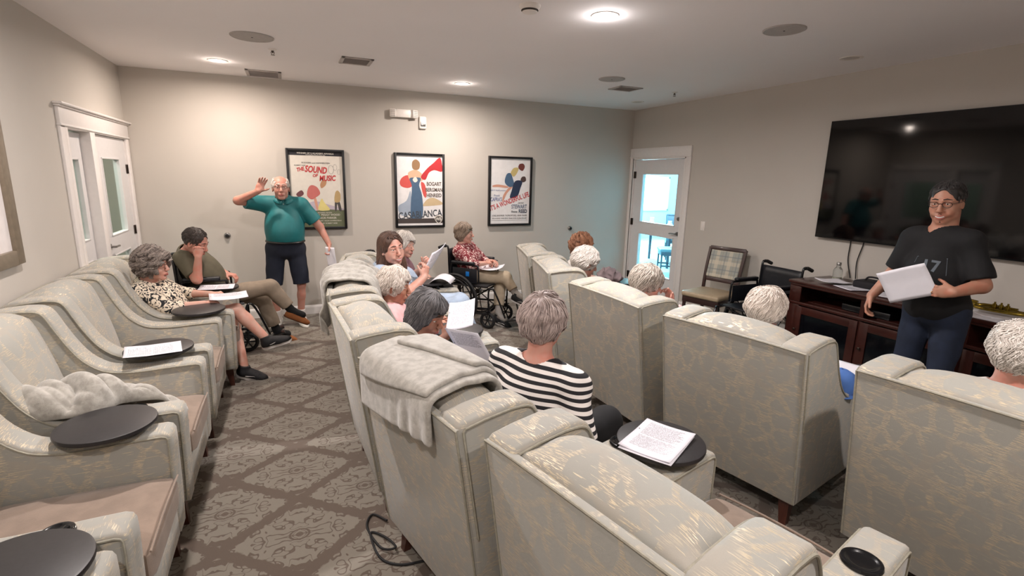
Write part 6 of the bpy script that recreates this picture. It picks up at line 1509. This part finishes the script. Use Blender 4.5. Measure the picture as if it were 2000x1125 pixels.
# presenter
par, I = person('presenter standing in black t-shirt and dark jeans holding a sheet of paper', (3.90, 1.92, 0), dict(
    hip=(3.92, 1.90, 0.93), shR=(3.87, 2.085, 1.39), shL=(3.87, 1.765, 1.40), head=(3.86, 1.935, 1.635), hr=(190, 12, 2),
    elR=(3.85, 2.165, 1.13), wrR=(3.72, 2.205, 0.975), handR=((-0.25, 0.10, -1), (0.4, -0.9, 0), dict(curl=(25, 35), thumb=35)),
    elL=(3.84, 1.655, 1.15), wrL=(3.66, 1.705, 1.11), handL=((-0.35, 1, -0.08), (0.95, 0.3, 0.0), dict(curl=(45, 50), thumb=40)),
    knR=(3.90, 2.02, 0.50), anR=(3.94, 2.04, 0.09), toR=(3.78, 2.08, 0.06), knL=(3.89, 1.80, 0.50), anL=(3.94, 1.78, 0.09), toL=(3.78, 1.76, 0.06)),
    dict(skin='warm', hair='black', style='man', shirt=BLKC, trousers=JEANS, sleeve=0.85, sloose=0.014, loose=0.016, build=1.0, fat=0.04, seed=17, glasses=GLB, shoe=(SHB, SOLW), top='t_shirt', hs=1.06, hem=0.04, rise=0.05, arm=1.15, fatface=1.12, jaw=1.12, neck=1.25, smile=True, neckhole=0.074))
cR = I['TR']; o0 = I['hip']+I['up']*(I['Lt']*0.74)+I['fw']*0.166-I['base']
def T4(off_s, off_u, off_f=0):
    p_ = o0+I['sd']*off_s+I['up']*off_u+I['fw']*off_f
    return Matrix(((I['sd'][0], I['up'][0], I['fw'][0], p_[0]), (I['sd'][1], I['up'][1], I['fw'][1], p_[1]), (I['sd'][2], I['up'][2], I['fw'][2], p_[2]), (0, 0, 0, 1)))
M_LOGO = plain('grey_shirt_print', (92, 100, 108), 0.8)
tsh = [c for c in par.children if c.name.startswith('t_shirt')][0]
def wrap(ob):
    md = ob.modifiers.new('on_shirt', 'SHRINKWRAP'); md.target = tsh; md.wrap_method = 'PROJECT'; md.use_project_z = False; md.wrap_method = 'NEAREST_SURFACEPOINT'; md.wrap_mode = 'ABOVE_SURFACE'; md.offset = 0.003
lg = text_mesh('shirt_lettering', '17', 0.11, M_LOGO, par, T4(0.035, -0.02, 0.004), 0.003, 0.0, 0.0008); wrap(lg)
m = MB()
for (a, b, c, d) in ((-0.075, 0.055, 0.145, 0.055), (-0.075, 0.055, -0.075, -0.07), (0.145, 0.055, 0.125, -0.07)):
    m.tube([tuple(o0+I['fw']*0.006+I['sd']*a+I['up']*b+I['fw']*0.003), tuple(o0+I['sd']*c+I['up']*d+I['fw']*0.003)], 0.0016, 5)
wrap(m.build('shirt_outline_print', M_LOGO, par))
m = MB(); hc_, HR_ = I['hc'], I['HR']
m.ell(tuple(hc_+HR_@(V(0.073, 0, -0.098)*1.06)-I['base']), (0.014, 0.018, 0.013), Matrix([list(HR_[i]) for i in range(3)]))
for s_ in (-1, 1): m.tube([tuple(hc_+HR_@(V(x, y*s_, z)*1.06)-I['base']) for x, y, z in ((0.0965, 0.002, -0.0515), (0.091, 0.018, -0.054), (0.085, 0.029, -0.060))], 0.0022, 6)
m.build('goatee', HAIR['black'], par)
m = MB(); m.tube([tuple(V(3.640, 1.803, 1.091)+V(0.89, -0.45, 0.0)*0.0105*math.cos(t)+V(0, 0, 0.0105*math.sin(t))-I['base']) for t in [2*PI*i/16 for i in range(16)]], 0.002, 5, closed=True); m.build('ring', plain('gold_ring', (190, 150, 80), 0.25, 1.0), par)
paper('white sheet held by the presenter', (3.605, 1.935, 1.125), 0, M_BLANK, w_=0.279, h_=0.216, R=Matrix(((0.10, -0.30, -0.95), (-0.90, 0.36, -0.2), (0.40, 0.88, -0.24))), curl=0.015)

# ================================================================== THINGS ON THE CHAIRS
paper('printed sheet on the round tray beside the striped-shirt woman', (1.329, 1.514, 0.689), -62, M_PAPER, curl=0.012)
paper('second sheet under the printed sheet on the tray near the camera', (1.322, 1.508, 0.685), -60, M_PAPER, curl=0.004)
paper('printed sheet on a tray of the empty left row chair', (-0.775, 3.43, 0.690), 101, M_PAPER, curl=0.018)
paper('printed sheet on the tray beside the curly-haired woman, in front of the man in olive', (-0.640, 5.215, 0.689), 90, M_PAPER, curl=0.012)
paper('white sheet on the tray by the blue cap', (2.93, 1.72, 0.689), 20, M_BLANK, curl=0.01)
# blue cap
o = empty('baseball_cap', (2.72, 1.70, 0.632), math.radians(200), 'blue baseball cap resting on a chair arm', 'cap'); M_CAP = cloth_mat('blue_twill', (72, 110, 176))
m = MB(); prof = [(0.086, 0.0), (0.088, 0.03), (0.082, 0.065), (0.064, 0.095), (0.035, 0.112), (0.0001, 0.118)]; m.lathe(prof, n=36); c_ = m.build('crown', M_CAP, o); md = c_.modifiers.new('t', 'SOLIDIFY'); md.thickness = 0.003
m = MB(); rows = []
for i in range(13):
    a = -1.15+2.3*i/12; rows.append([(r_*math.cos(a)*(1.0 if r_ < 0.09 else 1.05)+(0.0 if r_ < 0.09 else 0.055*math.cos(a)), r_*math.sin(a), 0.006-0.012*(r_ > 0.1)+0.012*math.cos(a*1.3)*(r_ > 0.09)) for r_ in (0.086, 0.105)])
m.grid(rows, 13, 2, uv=False); b_ = m.build('visor', M_CAP, o, angle=80); md = b_.modifiers.new('t', 'SOLIDIFY'); md.thickness = 0.004
m = MB(); m.ell((0, 0, 0.119), (0.008, 0.008, 0.005), None, 10, 6); m.build('button', M_CAP, o)
# mauve bag on the far tray
S = SDF(); S.ell((0, 0, 0.05), (0.12, 0.17, 0.06), k=0.04); S.ell((0.02, 0.06, 0.10), (0.05, 0.06, 0.05), k=0.04); S.ell((-0.02, -0.06, 0.09), (0.06, 0.07, 0.05), k=0.04); S.half((0, 0, 0), (0, 0, -1)); S.noise(0.012, 45, 4, True)
v_, q_ = S.mesh(0.007); q = npmesh('cloth_bag', v_, q_, cloth_mat('mauve_grey_cloth', (128, 112, 114))); q.location = (*[float(x) for x in inchair('A4', 0.80, -0.16, 0)[:2]], 0.684); tag(q, 'slumped mauve cloth bag on the tray near the glass door', 'bag')

# fleece throws
def throw(k, cx, cy, z, su, sv, rot, n=46, m_=60, steps=110, thick=0.016, shrink=(1.0, 1.0), waves=0.0, nw=5, g=0.006, fric=0.55, extra=None):
    S = SDF(); chairsdf(S, k)
    if extra: extra(S)
    c0 = inchair(k, cx, cy, z); a = math.radians(CP[k][2]+rot)
    P = np.zeros((n, m_, 3))
    for i in range(n):
        for j in range(m_):
            u = (i/(n-1)-0.5)*su; v = (j/(m_-1)-0.5)*sv; uu, vv = u*shrink[0], v*shrink[1]
            zz = 0.004*math.sin(9*u+3)*math.cos(7*v)+waves*(math.sin(2*PI*nw*(j/(m_-1))+1.5*math.sin(4*u)+2*u)+0.35*math.sin(2*PI*nw*1.7*(j/(m_-1))+5*u))
            P[i, j] = (c0[0]+uu*math.cos(a)-vv*math.sin(a), c0[1]+uu*math.sin(a)+vv*math.cos(a), z+zz)
    return cloth(P, S, steps=steps, stretch=(su/(n-1), sv/(m_-1)), thick=thick, g=g, fric=fric)
X = throw('B1', 0.07, 0.07, 1.10, 0.95, 0.60, 14, n=50, m_=34, steps=120)
base = X.mean((0, 1)); base[2] = 0.7
q = cloth_obj('throw_blanket', X, M_FLEECE, thick=0.020, base=base); q.location = tuple(base); tag(q, 'pale grey fleece throw folded over the chair back in front of the striped-shirt woman', 'blanket', 'fleece throws on the armchairs')
for (cx, cy, su, sv, rot, th) in ((0.09, 0.095, 0.86, 0.52, 20, 0.034), (0.12, 0.13, 0.74, 0.42, 27, 0.052)):
    X2 = throw('B1', cx, cy, 1.16, su, sv, rot, n=42, m_=28, steps=120, thick=th)
    l_ = cloth_obj('folded_layer', X2, M_FLEECE, q, thick=0.020, base=base)
X = throw('B3', 0.05, 0.06, 1.12, 0.98, 0.80, -12, n=56, m_=70, steps=110)
du = np.gradient(X, axis=0); dv = np.gradient(X, axis=1); nn = np.cross(du, dv); nn /= np.linalg.norm(nn, axis=2)[:, :, None]+1e-9
if nn[28, 35, 2] < 0: nn = -nn
ui = np.linspace(-0.5, 0.5, 56)[:, None]; vi = np.linspace(0, 1, 70)[None, :]
ph_ = 2*PI*(4.2*vi+0.55*np.sin(3.1*ui+1.0)+0.8*ui*np.sin(5*vi)); rg = (1-np.abs(np.sin(ph_*0.5)))**1.6+0.45*(1-np.abs(np.sin(ph_*1.1+2.2*ui+1)))**2
X = X+nn*(0.042*rg)[:, :, None]; X[:, :, 1] += 0.02*np.sin(7*ui+3*vi)
base = X.mean((0, 1)); base[2] = 0.7
q = cloth_obj('throw_blanket', X, M_FLEECE, thick=0.018, base=base); q.location = tuple(base); tag(q, 'rumpled grey fleece throw over the chair back behind the woman in pink', 'blanket', 'fleece throws on the armchairs')
# the crumpled one: rolls and creases of a dropped throw
nu_, nv_ = 110, 84; U_, V_ = np.meshgrid(np.linspace(-1, 1, nu_), np.linspace(-1, 1, nv_), indexing='ij')
rr_ = np.sqrt(U_**2+V_**2)+1e-6; sq = np.maximum(np.abs(U_), np.abs(V_))/rr_; du_, dv_ = U_*sq, V_*sq; th_ = np.arctan2(dv_, du_)
rim = 1+0.10*np.sin(3*th_+1)+0.07*np.sin(5*th_+2.3)+0.04*np.sin(9*th_)
lx = 0.41+0.36*du_*rim; ly = -0.15+0.235*dv_*rim
w1 = 0.9*np.sin(9*lx+6*ly)+0.7*np.sin(-7*lx+13*ly+2); w2 = 0.8*np.sin(12*ly-5*lx+1)+0.5*np.sin(16*lx)
h_ = 0.072*np.abs(np.sin(19*np.hypot(lx-0.30, 1.3*(ly+0.34))+0.45*w1))**0.6+0.045*np.abs(np.sin(25*np.hypot(lx-0.78, 1.2*(ly-0.02))+0.6*w2+1))**0.6+0.026*np.abs(np.sin(31*lx+40*ly+1.5*w1))
rad = np.sqrt(du_**2+dv_**2); fall = np.clip(1-rad**3.5, 0, 1)**0.6
sup = 0.648-0.155/(1+np.exp(-(ly+0.215)*45)); mound = 0.085*np.exp(-(((lx-0.38)/0.17)**2+((ly+0.17)/0.15)**2))+0.05*np.exp(-(((lx-0.62)/0.14)**2+((ly+0.17)/0.11)**2))
lz = sup+0.012+(mound+h_)*fall+0.055*fall*(ly > -0.2)*0
lx = lx+0.020*np.cos(13*lx+7*ly+1.7*w1)*fall; ly = ly+0.016*np.cos(19*ly-9*lx+1.5*w2)*fall
def WP(x, y, z): return inchair('C1', x, y, z)
X = np.zeros((nu_, nv_, 3))
for i in range(nu_):
    for j in range(nv_): X[i, j] = WP(lx[i, j], ly[i, j], lz[i, j])
b_ = WP(0.45, -0.12, 0.55)
q = cloth_obj('throw_blanket', X, M_FLEECE, thick=0.014, base=b_); q.location = tuple(b_); tag(q, 'crumpled grey fleece throw heaped on a left row chair arm and seat', 'blanket', 'fleece throws on the armchairs')
